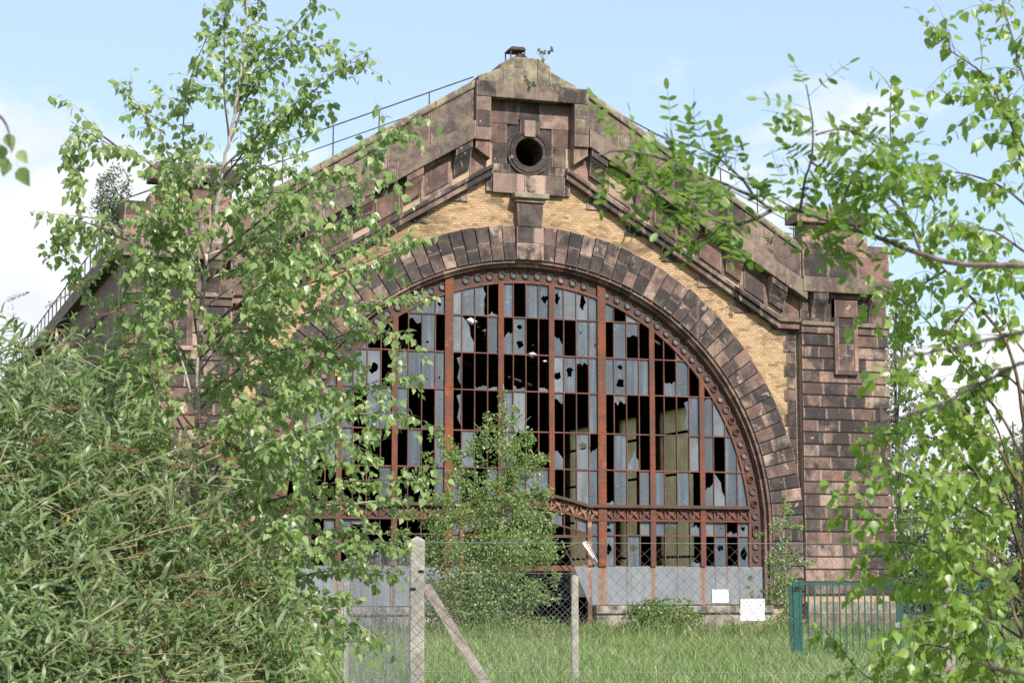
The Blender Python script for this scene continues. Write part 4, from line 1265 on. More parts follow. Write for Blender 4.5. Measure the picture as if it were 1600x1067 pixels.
class Leaves:
    def __init__(s, kind):
        s.T, s.F = leaf_template(kind)
        s.p, s.t, s.n, s.s = [], [], [], []
    def add(s, p, t, n, size):
        s.p.append(p); s.t.append(t); s.n.append(n); s.s.append(size)
    def arrays(s):
        p = np.array(s.p, float); t = unit(np.array(s.t, float)); n = np.array(s.n, float)
        n = unit(n - t * (n * t).sum(1, keepdims=True))
        x = np.cross(t, n)
        return p, x, t, n, np.array(s.s, float)
    def mesh(s, name, mat, idx=None):
        p, x, t, n, sz = s.arrays()
        if idx is not None: p, x, t, n, sz = p[idx], x[idx], t[idx], n[idx], sz[idx]
        T = s.T
        V = p[:, None, :] + sz[:, None, None] * (T[None, :, 0:1] * x[:, None, :] + T[None, :, 1:2] * t[:, None, :] + T[None, :, 2:3] * n[:, None, :])
        F = s.F[None] + (np.arange(len(p)) * len(T))[:, None, None]
        return tri_mesh(name, V.reshape(-1, 3), F.reshape(-1, 3), [mat])
    def build(s, root, mat, name, singles=0, mass='foliage'):
        """the largest as seen become parts of their own, the rest one mass"""
        p, x, t, n, sz = s.arrays()
        v = p - CAM
        dep = v @ FW
        u = v @ RT / dep * FPX + IW / 2; w_ = IH / 2 - v @ UP / dep * FPX
        seen = (u > 2) & (u < IW - 2) & (w_ > 2) & (w_ < IH - 2)
        vd = unit(v)
        score = np.where(seen, sz / dep * (0.4 + np.abs((vd * n).sum(1))), 0) + 0.002 / dep
        order = np.argsort(-score)
        one = order[:singles]; rest = order[singles:]
        if singles:
            me = tri_mesh(name, s.T, s.F, [mat])
            for i in one:
                o = bpy.data.objects.new(name, me)
                COL.objects.link(o)
                o.parent = root
                m = Matrix(((x[i][0] * sz[i], t[i][0] * sz[i], n[i][0] * sz[i], p[i][0] - root.location[0]),
                            (x[i][1] * sz[i], t[i][1] * sz[i], n[i][1] * sz[i], p[i][1] - root.location[1]),
                            (x[i][2] * sz[i], t[i][2] * sz[i], n[i][2] * sz[i], p[i][2] - root.location[2]), (0, 0, 0, 1)))
                o.matrix_basis = m
        if len(rest):
            part(mass, s.mesh(mass, mat, rest), None, root, kind='stuff' if singles else None)

def smooth(pts, k=6):
    """Catmull-Rom through the points"""
    P = [np.asarray(p, float) for p in pts]
    P = [2 * P[0] - P[1]] + P + [2 * P[-1] - P[-2]]
    out = []
    for i in range(1, len(P) - 2):
        for j in range(k):
            t = j / k
            out.append(0.5 * (2 * P[i] + (P[i + 1] - P[i - 1]) * t + (2 * P[i - 1] - 5 * P[i] + 4 * P[i + 1] - P[i + 2]) * t * t + (-P[i - 1] + 3 * P[i] - 3 * P[i + 1] + P[i + 2]) * t ** 3))
    out.append(P[-2])
    return out

def resample(pts, step):
    pts = np.array(pts)
    seg = np.linalg.norm(np.diff(pts, axis=0), axis=1)
    s = np.concatenate([[0], np.cumsum(seg)])
    n = max(2, int(s[-1] / step) + 1)
    q = np.linspace(0, s[-1], n)
    return np.stack([np.interp(q, s, pts[:, i]) for i in range(3)], 1), s[-1]

UPV = np.array([0, 0, 1.0])
def rv(): return nrg.normal(0, 1, 3)

def hang_leaf(L, p, out, size, droop=0.9):
    t = unit(out * 0.55 - UPV * droop + rv() * 0.45)
    n = unit(SUN * 0.95 + UPV * 0.25 + rv() * 0.70)
    L.add(p + t * size * 0.28, t, n, size * rng.uniform(0.55, 1.25))

def birch(name, label, D, trunk_px, trunk_r, branches, leaf, mats, seed, group=None, twig_gap=0.085, leaf_gap=0.036, singles=300, extra=None):
    """a young birch: traced trunk and branches, each branch set at its own depth, twigs and hanging leaves grown along them"""
    global nrg, rng
    nrg = np.random.RandomState(seed); rng = random.Random(seed)
    tr = smooth([at(x, y, D) for x, y in trunk_px], 6)
    base = tr[0].copy(); base[2] = 0
    root = thing(name, base, label, 'tree', group)
    mb = MB()
    n = len(tr)
    wob = [p + rv() * 0.004 for p in tr]
    mb.tube(wob, [trunk_r * (1 - i / n) ** 1.25 + 0.0028 for i in range(n)], 8)
    trunk = part('trunk', mb, [mats[0]], root)
    L = Leaves('birch')
    tw = MB()
    for bi, (off, pts, dens) in enumerate(branches):
        m = len(pts)
        P = smooth([at(x, y, D + off * (i / (m - 1)) ** 0.8) for i, (x, y) in enumerate(pts)], 5)
        q, ln = resample(P, 0.02)
        q = q + np.cumsum(nrg.normal(0, 0.0016, q.shape), 0)
        k = len(q)
        r0 = min(0.0062, 0.0024 + 0.0030 * ln)
        mb = MB()
        qs = q[::3]
        mb.tube(qs, [r0 * (1 - i / len(qs)) + 0.0013 for i in range(len(qs))], 5, 0)
        part('branch', mb, [mats[1] if bi % 3 else mats[0]], root)
        tang = unit(np.gradient(q, axis=0))
        # leaves directly on the outer half
        s = 0.30 * ln; side = 1
        while s < ln:
            i = min(int(s / ln * (k - 1)), k - 1)
            o = unit(np.cross(tang[i], rv()))
            hang_leaf(L, q[i], unit(o + tang[i] * 0.5), leaf)
            s += leaf_gap * rng.uniform(0.7, 1.4) / dens
        # side twigs
        s = 0.22 * ln
        while s < ln * 0.97:
            i = min(int(s / ln * (k - 1)), k - 1)
            frac = s / ln
            tl = rng.uniform(0.08, 0.34) * (1.15 - 0.6 * frac)
            o = unit(np.cross(tang[i], rv()))
            d = unit(tang[i] * 0.75 + o * 0.75 + UPV * 0.05)
            pts2 = [q[i]]
            for j in range(6):
                d = unit(d + rv() * 0.10 - UPV * 0.13)
                pts2.append(pts2[-1] + d * tl / 6)
            tw.tube(pts2, [0.0017 * (1 - j / 8) for j in range(7)], 3, 0, False)
            a = 0.12
            while a < 1.0:
                jj = min(int(a * 6), 5)
                pp = pts2[jj] + (pts2[jj + 1] - pts2[jj]) * (a * 6 - jj)
                dd = unit(pts2[jj + 1] - pts2[jj])
                hang_leaf(L, pp, unit(np.cross(dd, rv()) + dd * 0.6), leaf)
                a += leaf_gap / tl * rng.uniform(0.7, 1.3)
            s += twig_gap * rng.uniform(0.6, 1.5) / dens
    part('twigs', tw, [mats[1]], root, kind='stuff')
    L.build(root, mats[2], 'leaf', singles)
    return root

B1 = [
 (0.3, [(358, 215), (375, 150), (395, 100), (402, 40), (415, -20)], 1.0), (-0.2, [(358, 215), (352, 150), (352, 90), (350, 30), (352, -30)], 0.9),
 (-0.5, [(322, 420), (296, 300), (287, 220), (289, 175), (300, 125), (315, 80), (330, 35)], 0.75),
 (0.5, [(319, 438), (280, 320), (256, 223), (230, 185), (200, 150), (173, 121)], 1.1),
 (-0.4, [(312, 500), (270, 330), (243, 264), (217, 245), (182, 229), (147, 210), (109, 185)], 1.0),
 (-0.5, [(182, 229), (150, 210), (120, 225), (113, 250), (122, 275), (130, 292)], 1.2),
 (0.4, [(305, 640), (250, 450), (200, 375), (142, 349), (90, 342), (38, 334)], 0.8), (0.5, [(200, 375), (140, 350), (100, 360), (90, 385)], 1.0),
 (0.2, [(358, 215), (385, 140), (409, 96), (440, 60), (472, 19), (488, -15)], 1.0),
 (-0.5, [(350, 260), (400, 215), (450, 170), (500, 135), (536, 105), (588, 72)], 0.9), (0.4, [(352, 240), (385, 160), (428, 100), (480, 85), (528, 70)], 1.0),
 (-0.3, [(348, 280), (410, 210), (455, 175), (495, 170)], 1.2), (0.3, [(340, 320), (399, 225), (445, 195), (497, 178)], 1.1),
 (-0.6, [(325, 410), (400, 350), (480, 290), (560, 250), (620, 205), (660, 178)], 1.15), (0.5, [(322, 440), (400, 370), (470, 320), (544, 292), (600, 285), (637, 287)], 0.85),
 (-0.4, [(320, 480), (400, 420), (460, 380), (520, 349), (590, 328)], 1.0), (0.6, [(318, 520), (420, 440), (480, 410), (541, 391), (612, 352)], 1.0),
 (-0.7, [(318, 540), (430, 460), (520, 430), (600, 400), (668, 367)], 1.0), (0.2, [(315, 590), (380, 540), (450, 500), (540, 480), (620, 470), (690, 465)], 0.95),
 (-0.3, [(312, 620), (400, 560), (480, 540), (560, 520), (640, 525)], 1.05), (0.7, [(310, 700), (400, 660), (500, 625), (560, 605), (620, 590), (668, 585)], 0.95),
 (-0.6, [(305, 720), (380, 700), (450, 680), (530, 650), (600, 640), (650, 650)], 1.0), (0.4, [(305, 760), (400, 720), (470, 690), (540, 690), (600, 720)], 1.0),
 (-0.2, [(302, 830), (400, 790), (480, 770), (540, 758), (620, 756), (700, 754)], 1.1), (0.6, [(300, 860), (400, 830), (480, 800), (560, 790), (640, 780)], 1.0),
 (-0.6, [(298, 900), (400, 880), (480, 860), (560, 850), (640, 860)], 1.0), (0.3, [(296, 950), (400, 930), (480, 900), (560, 890), (640, 905)], 1.0),
 (-0.4, [(296, 980), (380, 960), (450, 950), (520, 960), (590, 1000)], 1.0), (0.5, [(296, 1040), (400, 1030), (480, 1010), (550, 1000), (600, 990)], 1.0),
 (0.3, [(305, 700), (240, 600), (200, 540), (190, 480), (204, 430), (170, 370)], 0.9), (-0.3, [(303, 760), (250, 640), (230, 540), (246, 400), (260, 300), (262, 250)], 0.9),
 (-0.5, [(312, 560), (300, 460), (285, 370), (281, 275), (285, 230)], 1.0), (0.5, [(300, 800), (220, 650), (170, 560), (140, 480), (120, 420), (90, 400)], 0.8),
 (0.5, [(318, 440), (360, 420), (420, 400), (480, 400)], 1.2), (-0.7, [(312, 560), (350, 520), (390, 470), (430, 430), (470, 420)], 1.2),
 (0.8, [(310, 640), (360, 600), (430, 580), (480, 570)], 1.2), (-0.8, [(308, 660), (350, 650), (420, 630), (500, 600)], 1.2),
 (0.9, [(305, 780), (350, 740), (420, 740), (500, 730)], 1.2), (-0.9, [(300, 900), (350, 850), (400, 840), (470, 830)], 1.2),
 (0.7, [(298, 940), (350, 900), (420, 910), (500, 930), (560, 930)], 1.1), (-0.7, [(330, 375), (370, 330), (420, 300), (460, 300)], 1.2),
 (0.6, [(332, 370), (340, 300), (380, 280), (430, 270), (470, 260)], 1.1), (-0.3, [(322, 430), (280, 380), (240, 350), (215, 320)], 1.2),
 (0.6, [(315, 600), (280, 540), (240, 500), (215, 450)], 1.2), (-0.6, [(310, 680), (270, 620), (250, 560), (235, 500)], 1.2),
 (0.2, [(308, 700), (360, 560), (400, 500), (430, 470), (470, 460)], 1.1), (-0.2, [(304, 800), (380, 660), (430, 620), (500, 560), (560, 560)], 1.1),
 (0.4, [(300, 850), (240, 740), (200, 650), (180, 600)], 1.1), (-0.4, [(306, 740), (260, 700), (225, 640), (205, 590)], 1.1), (0.9, [(304, 820), (340, 780), (380, 790), (430, 800)], 1.2),
 (0.5, [(312, 580), (340, 540), (380, 520), (420, 540), (450, 560)], 1.2), (-0.4, [(318, 470), (290, 430), (250, 420), (225, 410)], 1.2), (0.8, [(300, 880), (360, 830), (420, 880), (470, 900)], 1.1), (-0.9, [(310, 650), (370, 700), (430, 700), (480, 690)], 1.2),
 (0.6, [(325, 400), (370, 380), (410, 370), (440, 350)], 1.2), (-0.5, [(300, 940), (350, 960), (420, 1000), (480, 1040)], 1.1), (0.2, [(298, 990), (370, 1010), (430, 1050), (500, 1060)], 1.1), (-0.8, [(302, 860), (250, 830), (215, 790), (190, 740)], 1.0),
 (0.1, [(300, 900), (380, 760), (450, 720), (520, 715), (590, 690)], 1.0), (0.0, [(298, 980), (400, 900), (460, 870), (520, 820), (600, 820)], 1.0),
]
birch('birch_tree', 'slender young birch with a pale trunk, its sprays veiling the left half of the facade', 10.0,
      [(285, 1410), (292, 1150), (300, 900), (308, 650), (319, 438), (330, 375), (345, 290), (358, 215), (372, 140), (382, 60), (388, -20), (392, -120)],
      0.0175, B1, 0.046, (M['bark'], M['twig'], M['birchleaf']), 11, 'young birches in front of the hall', 0.033, 0.020)

B2 = [
 (-0.3, [(1600, 660), (1584, 575), (1565, 524), (1524, 470), (1479, 423), (1440, 370), (1412, 310), (1396, 240), (1393, 170), (1398, 115)], 0.8),
 (0.2, [(1440, 370), (1400, 320), (1360, 300), (1310, 290), (1265, 285)], 0.9), (0.2, [(1612, 330), (1570, 290), (1520, 270), (1470, 260), (1425, 252)], 1.2),
 (-0.2, [(1612, 260), (1580, 190), (1550, 130), (1520, 100), (1488, 80), (1480, 30)], 1.2), (0.3, [(1610, 150), (1590, 80), (1570, 20), (1560, -40)], 1.3),
 (0.1, [(1612, 210), (1570, 160), (1530, 145), (1490, 150), (1466, 140)], 1.2), (-0.3, [(1612, 400), (1560, 360), (1500, 350), (1455, 345)], 1.1),
 (0.4, [(1610, 480), (1570, 420), (1530, 385), (1500, 345)], 1.2), (0.3, [(1598, 720), (1560, 640), (1500, 560), (1450, 500), (1400, 465), (1362, 445)], 1.0),
 (-0.3, [(1598, 760), (1540, 680), (1480, 620), (1430, 590), (1385, 570)], 1.1), (0.4, [(1597, 820), (1540, 760), (1480, 700), (1420, 680), (1365, 690), (1350, 735)], 1.2),
 (-0.4, [(1597, 860), (1530, 800), (1460, 770), (1400, 740), (1365, 710)], 1.3), (0.2, [(1597, 900), (1530, 850), (1460, 820), (1390, 820), (1330, 810), (1292, 805)], 1.0),
 (-0.3, [(1598, 940), (1540, 900), (1480, 870), (1420, 850), (1370, 850), (1335, 872)], 1.2), (0.5, [(1600, 1000), (1540, 960), (1470, 930), (1400, 900), (1350, 890)], 1.1),
 (-0.2, [(1605, 1100), (1540, 1040), (1470, 1010), (1400, 1020), (1350, 1040)], 1.1), (0.3, [(1610, 1250), (1500, 1150), (1400, 1075), (1353, 1046), (1304, 992), (1278, 962)], 0.8),
 (-0.4, [(1605, 1150), (1560, 1060), (1500, 960), (1480, 880), (1460, 800)], 1.1), (0.5, [(1600, 1000), (1570, 900), (1550, 800), (1540, 700)], 1.3),
 (0.6, [(1597, 830), (1550, 720), (1500, 660), (1460, 640), (1430, 650)], 1.3), (-0.5, [(1597, 870), (1560, 780), (1520, 740), (1470, 740), (1430, 760)], 1.3),
 (0.6, [(1598, 950), (1560, 880), (1510, 850), (1450, 860), (1410, 880)], 1.3), (-0.5, [(1600, 1040), (1560, 980), (1510, 960), (1450, 970), (1400, 980)], 1.2),
 (0.3, [(1605, 620), (1570, 590), (1540, 600), (1500, 640), (1480, 690)], 1.2), (0.1, [(1610, 560), (1580, 520), (1560, 450), (1550, 400)], 1.2),
 (-0.1, [(1602, 1080), (1580, 1020), (1560, 950), (1570, 880)], 1.3), (0.4, [(1612, 1200), (1560, 1120), (1500, 1070), (1440, 1050), (1380, 1060)], 1.0),
 (-0.3, [(1612, 300), (1590, 240), (1575, 180), (1580, 120)], 1.3), (0.2, [(1597, 800), (1580, 740), (1560, 680), (1530, 620), (1520, 560)], 1.3),
 (0.5, [(1479, 423), (1450, 440), (1420, 470), (1400, 520)], 1.0), (-0.2, [(1524, 470), (1500, 500), (1470, 540), (1440, 560)], 1.1),
]
birch('birch_tree', 'leafy young birch cut by the right edge, fresh sprays hanging over the green gate', 7.0,
      [(1636, 1628), (1618, 1300), (1606, 1000), (1601, 800), (1605, 600), (1614, 400), (1617, 200), (1613, 0), (1608, -150)],
      0.015, B2, 0.046, (M['brownbark'], M['twig'], M['birchleaf2']), 23, 'young birches in front of the hall', 0.040, 0.025)

# leaves of a near birch spray hanging in at the far left
nrg = np.random.RandomState(5); rng = random.Random(5)
base = at(-260, 120, 4.0)
root = thing('overhanging_branch', base, 'blurred spray of a few large birch leaves hanging in at the left edge', 'branch')
mb = MB()
P = smooth([at(-260, 120, 4.0), at(-120, 150, 4.0), at(-20, 172, 4.0), at(10, 196, 4.0), at(18, 240, 4.0)], 5)
mb.tube(P, [0.006 * (1 - i / len(P)) + 0.001 for i in range(len(P))], 6)
P = smooth([at(-20, 172, 4.0), at(-10, 210, 4.02), at(4, 240, 4.03)], 5)
mb.tube(P, [0.002] * len(P), 5)
part('stem', mb, [M['twig']], root)
L = Leaves('birch')
for (x, y, tx, ty, s) in ((10, 210, 0.4, 1.0, 0.038), (2, 226, -0.1, 1, 0.042), (14, 250, -0.5, 1, 0.040), (28, 236, 0.6, 0.8, 0.034), (30, 262, 0.5, 1, 0.046), (6, 246, 0.1, 1, 0.036), (-20, 200, -0.3, 1, 0.04), (-40, 190, -0.4, 1, 0.04)):
    L.add(at(x, y, 4.0 + rng.uniform(-0.03, 0.03)), RT * tx - UP * ty + FW * rng.uniform(-0.3, 0.3), -FW + SUN * 0.4 + rv() * 0.35, s)
L.build(root, M['birchleaf'], 'leaf', 300)

# robinia: long branch with feathery compound leaves, out of focus
nrg = np.random.RandomState(31); rng = random.Random(31)
DR = 6.0
root = thing('robinia_tree', ground_at(1940, DR), 'robinia bough with feathery oval leaflets reaching in from the right across the gable', 'tree')
mb = MB()
tr = smooth([at(1940, 1745, DR), at(1930, 1300, DR), at(1915, 850, DR), at(1900, 520, DR), at(1895, 200, DR), at(1890, -150, DR)], 5)
mb.tube(tr, [0.045 * (1 - i / len(tr)) + 0.008 for i in range(len(tr))], 9)
part('trunk', mb, [M['greytwig']], root)
RB = [
 (0.0, 0.0, [(1900, 520), (1750, 440), (1600, 415), (1510, 413), (1440, 395), (1340, 360), (1250, 333), (1205, 330), (1180, 310), (1120, 285), (1060, 262), (1010, 245), (975, 240), (940, 248)], 0.0125, 0.34),
 (0.0, -0.15, [(1250, 333), (1258, 290), (1270, 250), (1275, 210), (1270, 170), (1264, 135)], 0.004, 0.3), (0.0, 0.15, [(1275, 210), (1310, 200), (1350, 215), (1390, 245)], 0.003, 0.1),
 (0.0, 0.1, [(1266, 252), (1300, 272), (1340, 268), (1385, 290)], 0.003, 0.1), (0.0, -0.2, [(1205, 330), (1165, 350), (1130, 352), (1095, 335), (1070, 315)], 0.006, 0.3),
 (0.0, 0.15, [(1180, 310), (1150, 270), (1110, 238), (1060, 218), (1020, 205)], 0.004, 0.2), (0.0, -0.2, [(1340, 360), (1320, 310), (1340, 270), (1370, 230)], 0.0035, 0.2),
 (0.0, 0.2, [(1130, 352), (1110, 370), (1085, 380)], 0.003, 0.1), (0.0, 0.1, [(1340, 360), (1310, 380), (1290, 400)], 0.003, 0.1),
 (0.0, -0.1, [(1440, 395), (1420, 340), (1390, 300), (1400, 250)], 0.0035, 0.2), (0.0, 0.2, [(1060, 262), (1040, 290), (1010, 310)], 0.003, 0.1),
 (0.0, -0.25, [(1120, 285), (1080, 300), (1030, 300), (1000, 280)], 0.003, 0.1)]
L = Leaves('oval'); ra = MB()
for (o0, o1, pts, r0, start) in RB:
    m = len(pts)
    q, ln = resample(smooth([at(x, y, DR + o0 + (o1 - o0) * i / (m - 1)) for i, (x, y) in enumerate(pts)], 5), 0.02)
    q = q + np.cumsum(nrg.normal(0, 0.0012, q.shape), 0)
    mb = MB(); mb.tube(q, [r0 * (1 - 0.85 * i / len(q)) + 0.001 for i in range(len(q))], 6)
    part('branch', mb, [M['greytwig']], root)
    tang = unit(np.gradient(q, axis=0))
    s = start * ln if ln < 1.0 else ln - 1.0
    while s < ln:
        i = min(int(s / ln * (len(q) - 1)), len(q) - 1)
        o = unit(np.cross(tang[i], rv()))
        d = unit(tang[i] * 0.5 + o + rv() * 0.2)
        n = unit(UPV * 0.55 + SUN * 0.3 - FW * 0.25 + rv() * 0.5)
        rl = rng.uniform(0.085, 0.15); np_ = rng.randint(4, 6)
        p = q[i]
        prev = p
        for j in range(np_ + 1):
            d = unit(d - UPV * 0.07 + rv() * 0.04)
            nx = prev + d * rl / np_
            ra.tube([prev, nx], 0.0009, 3, 0, False)
            sd = unit(np.cross(d, n))
            if j == np_:
                L.add(nx, d, n + rv() * 0.25, 0.038)
            elif j > 0:
                for sg in (-1, 1):
                    L.add(nx, unit(sd * sg + d * 0.25 + rv() * 0.15), n + rv() * 0.3, 0.037 * rng.uniform(0.75, 1.15))
            prev = nx
        s += 0.022 * rng.uniform(0.6, 1.5)
part('leaf_stalks', ra, [M['robinialeaf']], root, kind='stuff')
L.build(root, M['robinialeaf'], 'leaflet', 300)

# bare shoots right in front of the lens, on a shrub whose stem stands outside the frame
DN = 3.0
root = thing('bare_shrub', ground_at(1860, DN), 'blurred bare brown shoots poking in low from the right edge, close to the viewer', 'shrub')
mb = MB()
P = smooth([at(1860, 2590, DN), at(1850, 1600, DN), at(1830, 900, DN), at(1800, 440, DN)], 6)
mb.tube(P, [0.012 * (1 - 0.6 * i / len(P)) for i in range(len(P))], 7)
part('stem', mb, [M['greytwig']], root)
for pts, r in (([(1803, 470), (1700, 495), (1600, 518), (1540, 532), (1480, 545), (1400, 562)], 0.0048), ([(1825, 700), (1700, 560), (1630, 560), (1568, 580), (1487, 623), (1413, 651), (1355, 662)], 0.0046), ([(1835, 1000), (1720, 1060), (1640, 1062), (1580, 1050), (1530, 1034)], 0.0050)):
    P = smooth([at(x, y, DN + 0.05 * i) for i, (x, y) in enumerate(pts)], 5)
    P = [p + rv() * 0.0008 for p in P]
    mb = MB(); mb.tube(P, [r * (1 - 0.65 * i / len(P)) for i in range(len(P))], 7)
    for _ in range(5):
        i = rng.randint(6, len(P) - 3)
        mb.tube([P[i], P[i] + rv() * 0.012], [r * 0.8, r * 0.3], 5)
    part('shoot', mb, [M['greytwig']], root)

# buddleia thicket filling the lower left
nrg = np.random.RandomState(41); rng = random.Random(41)
root = thing('buddleia_bush', ground_at(150, 8.8), 'dense buddleia bush with narrow leaves and brown dead flower spikes filling the lower left corner', 'bush')
L = Leaves('lance'); dead = MB(); pan = MB()
def edge_y(x): return float(np.interp(x, [-150, 0, 60, 130, 200, 260, 330, 400, 450, 520], [430, 452, 470, 482, 560, 640, 700, 790, 880, 1010]))
stems = []
k = 0
while k < 1200:
    x = rng.uniform(-140, 470); y = rng.uniform(430, 1190)
    ey = edge_y(x)
    if y < ey + rng.choice((rng.uniform(-25, 10), rng.uniform(0, 60), rng.uniform(20, 90))): continue
    if x > 380 and y < 900 and rng.random() < 0.85: continue
    d = 9.35 - 2.1 * max(0.0, min(1.0, (y - ey) / 560)) + 1.2 * rng.random() ** 1.5      # the mound leans towards the viewer lower down
    tip = at(x, y, d)
    lean = rng.uniform(-0.35, 0.75)
    b = tip + RT * (-(lean) * 1.0 + rng.uniform(-0.3, 0.2)) + FW * rng.uniform(-0.1, 0.5)
    b = b - UPV * 0.75
    mid = (tip + b) / 2 + UPV * rng.uniform(0.05, 0.2) + rv() * 0.04
    q, ln = resample(smooth([b, mid, tip], 6), 0.012)
    tang = unit(np.gradient(q, axis=0))
    straw = rng.random() < 0.12
    stems.append((q, straw))
    s = ln * rng.uniform(0.05, 0.3); rot = rng.random()
    ax1 = unit(np.cross(tang[0], rv()))
    while s < ln:
        i = min(int(s / ln * (len(q) - 1)), len(q) - 1)
        fr = s / ln
        a = unit(np.cross(tang[i], ax1)); bb = np.cross(tang[i], a)
        ax = a if rot > 0.5 else bb
        rot = 1 - rot
        for sg in (-1, 1):
            t = unit(ax * sg * (1.0 - 0.45 * fr) + tang[i] * (0.25 + 0.6 * fr) + rv() * 0.27 - UPV * rng.uniform(0, 0.35))
            n = unit(tang[i] * 0.6 + UPV * 0.35 + SUN * 0.6 + rv() * 0.25)
            L.add(q[i], t, n, rng.uniform(0.055, 0.135) * (1.0 - 0.25 * (fr > 0.9)))
        s += rng.uniform(0.035, 0.055)
    k += 1
leafy = MB(); straws = MB()
for q, straw in stems:
    qq = q[::5]
    (straws if straw else leafy).tube(qq, [0.0032 * (1 - 0.6 * i / len(qq)) for i in range(len(qq))], 5)
for _ in range(130):                                            # leafless old canes
    x = rng.uniform(-60, 440); y = rng.uniform(520, 1100)
    if y < edge_y(x) + 20: continue
    p = at(x, y, 9.3 - 2.0 * min(1.0, (y - edge_y(x)) / 560) + rng.uniform(0, 0.7)); d = unit(RT * rng.uniform(0.2, 1) + UPV * rng.uniform(-0.15, 0.8) + FW * rng.uniform(-0.4, 0.4))
    ln = rng.uniform(0.18, 0.55)
    straws.tube(smooth([p - d * ln / 2, p + rv() * 0.02, p + d * ln / 2], 4), 0.0019, 4)
part('stems', leafy, [M['twig']], root, kind='stuff')
part('dry_canes', straws, [M['straw']], root, kind='stuff')
def panicle(p, d, ln):
    mb = MB()
    mb.tube([p, p + d * ln], [0.002, 0.001], 4)
    n = int(ln * 520)
    for _ in range(n):
        a = rng.random() ** 0.8
        c = p + d * ln * a + unit(np.cross(d, rv())) * 0.015 * (1 - 0.6 * a) * rng.uniform(0.4, 1.2)
        r = rng.uniform(0.003, 0.0055)
        e1, e2 = unit(rv()) * r, unit(rv()) * r
        mb.add([c + e1, c - e1, c + e2 * 1.2, c + np.cross(e1, e2) / r], [(0, 2, 3), (1, 3, 2), (0, 3, 1), (0, 1, 2)])
    part('dead_flower_spike', mb, [M['seed']], root)
for (x, y, dx_, dy_, l_) in ((10, 470, 0.5, -0.2, .12), (70, 480, 1, -0.5, .16), (110, 455, 1, -0.6, .15), (150, 495, 1, -0.3, .16), (60, 525, 1, -0.2, .15), (20, 545, 1, -0.1, .14), (95, 540, 1, -0.1, .15), (180, 480, 1, -0.4, .13),
                     (250, 640, 1, -0.2, .12), (275, 690, 1, -0.1, .14), (310, 695, 1, -0.15, .12), (150, 690, 1, 0.2, .13), (40, 690, 1, -0.2, .14), (50, 710, 1, 0.1, .12), (330, 850, 0.8, -0.5, .12), (360, 830, 1, -0.5, .12), (395, 790, 0.5, -0.6, .1),
                     (200, 870, 1, -0.3, .1), (380, 1060, 1, 0.2, .16), (170, 700, 1, 0.1, .14), (6, 400, 0.5, -1, .1), (240, 620, 0.8, -0.3, .1), (120, 560, 1, 0.0, .14), (190, 530, 1, -0.2, .12), (230, 580, 1, -0.2, .12), (80, 640, 1, -0.1, .13), (300, 760, 1, -0.2, .12), (350, 720, 1, -0.3, .1), (310, 810, .8, -.4, .1)) + tuple((rng.uniform(0, 390), rng.uniform(560, 1040), 1, rng.uniform(-0.6, 0.2), rng.uniform(0.08, 0.15)) for _ in range(14)):
    if y < edge_y(x) - 40: continue
    panicle(at(x, y, 9.3 - 2.0 * max(0.0, min(1.0, (y - edge_y(x)) / 560)) + rng.uniform(-0.1, 0.3)), unit(RT * dx_ - UP * dy_ + FW * rng.uniform(-0.4, 0.4)), l_)
L.build(root, M['buddleialeaf'], 'leaf', 300)

# generic crowns of small leaves on a thin trunk with limbs
def crown(root, blobs, n, size, mat, kind='small', singles=0, up=0.3, name='crown', hollow=0.35, per=14, tight=0.13):
    """leaves in clumps spread through the crown's volume"""
    L = Leaves(kind)
    vol = np.array([b[1][0] * b[1][1] * b[1][2] for b in blobs]) ** 0.75
    vol = vol / vol.sum()
    for (c, r), k in zip(blobs, (vol * n).astype(int) + 1):
        c = np.asarray(c, float); r = np.asarray(r, float)
        ncl = max(3, k // per)
        cl = unit(nrg.normal(0, 1, (ncl, 3))) * (nrg.random_sample((ncl, 1)) ** hollow)
        for j in range(k):
            p = c + r * cl[j % ncl] + rv() * r * tight
            if p[2] < 0.03: continue
            t = unit(rv() + (cl[j % ncl]) * 0.7 - UPV * 0.3)
            nn = unit(rv() * 0.8 + SUN * 0.5 + UPV * up)
            L.add(p, t, nn, size * rng.uniform(0.65, 1.3))
    L.build(root, mat, 'leaf', singles, name)
def sapling(name, label, base, pts, r0, limbs, blobs, n, size, mat, cat='tree', bark='bark', group=None, kind='small'):
    root = thing(name, base, label, cat, group)
    mb = MB()
    P = smooth(pts, 5)
    mb.tube(P, [r0 * (1 - 0.85 * i / len(P)) + 0.002 for i in range(len(P))], 7)
    tr = part('trunk', mb, [M[bark]], root)
    mb = MB()
    for a, b in limbs:
        a = np.asarray(a, float); b = np.asarray(b, float)
        mb.tube(smooth([a, (a + b) / 2 + UPV * 0.1 * np.linalg.norm(b - a) + rv() * 0.02 * np.linalg.norm(b - a), b], 3), [r0 * 0.35, r0 * 0.3, r0 * 0.28, r0 * 0.22, r0 * 0.18, r0 * 0.12, 0.003][:7], 5)
    if limbs: part('limbs', mb, [M[bark]], root)
    crown(root, blobs, n, size, mat, kind, hollow=0.5, per=12, tight=0.12)
    return root

nrg = np.random.RandomState(51); rng = random.Random(51)
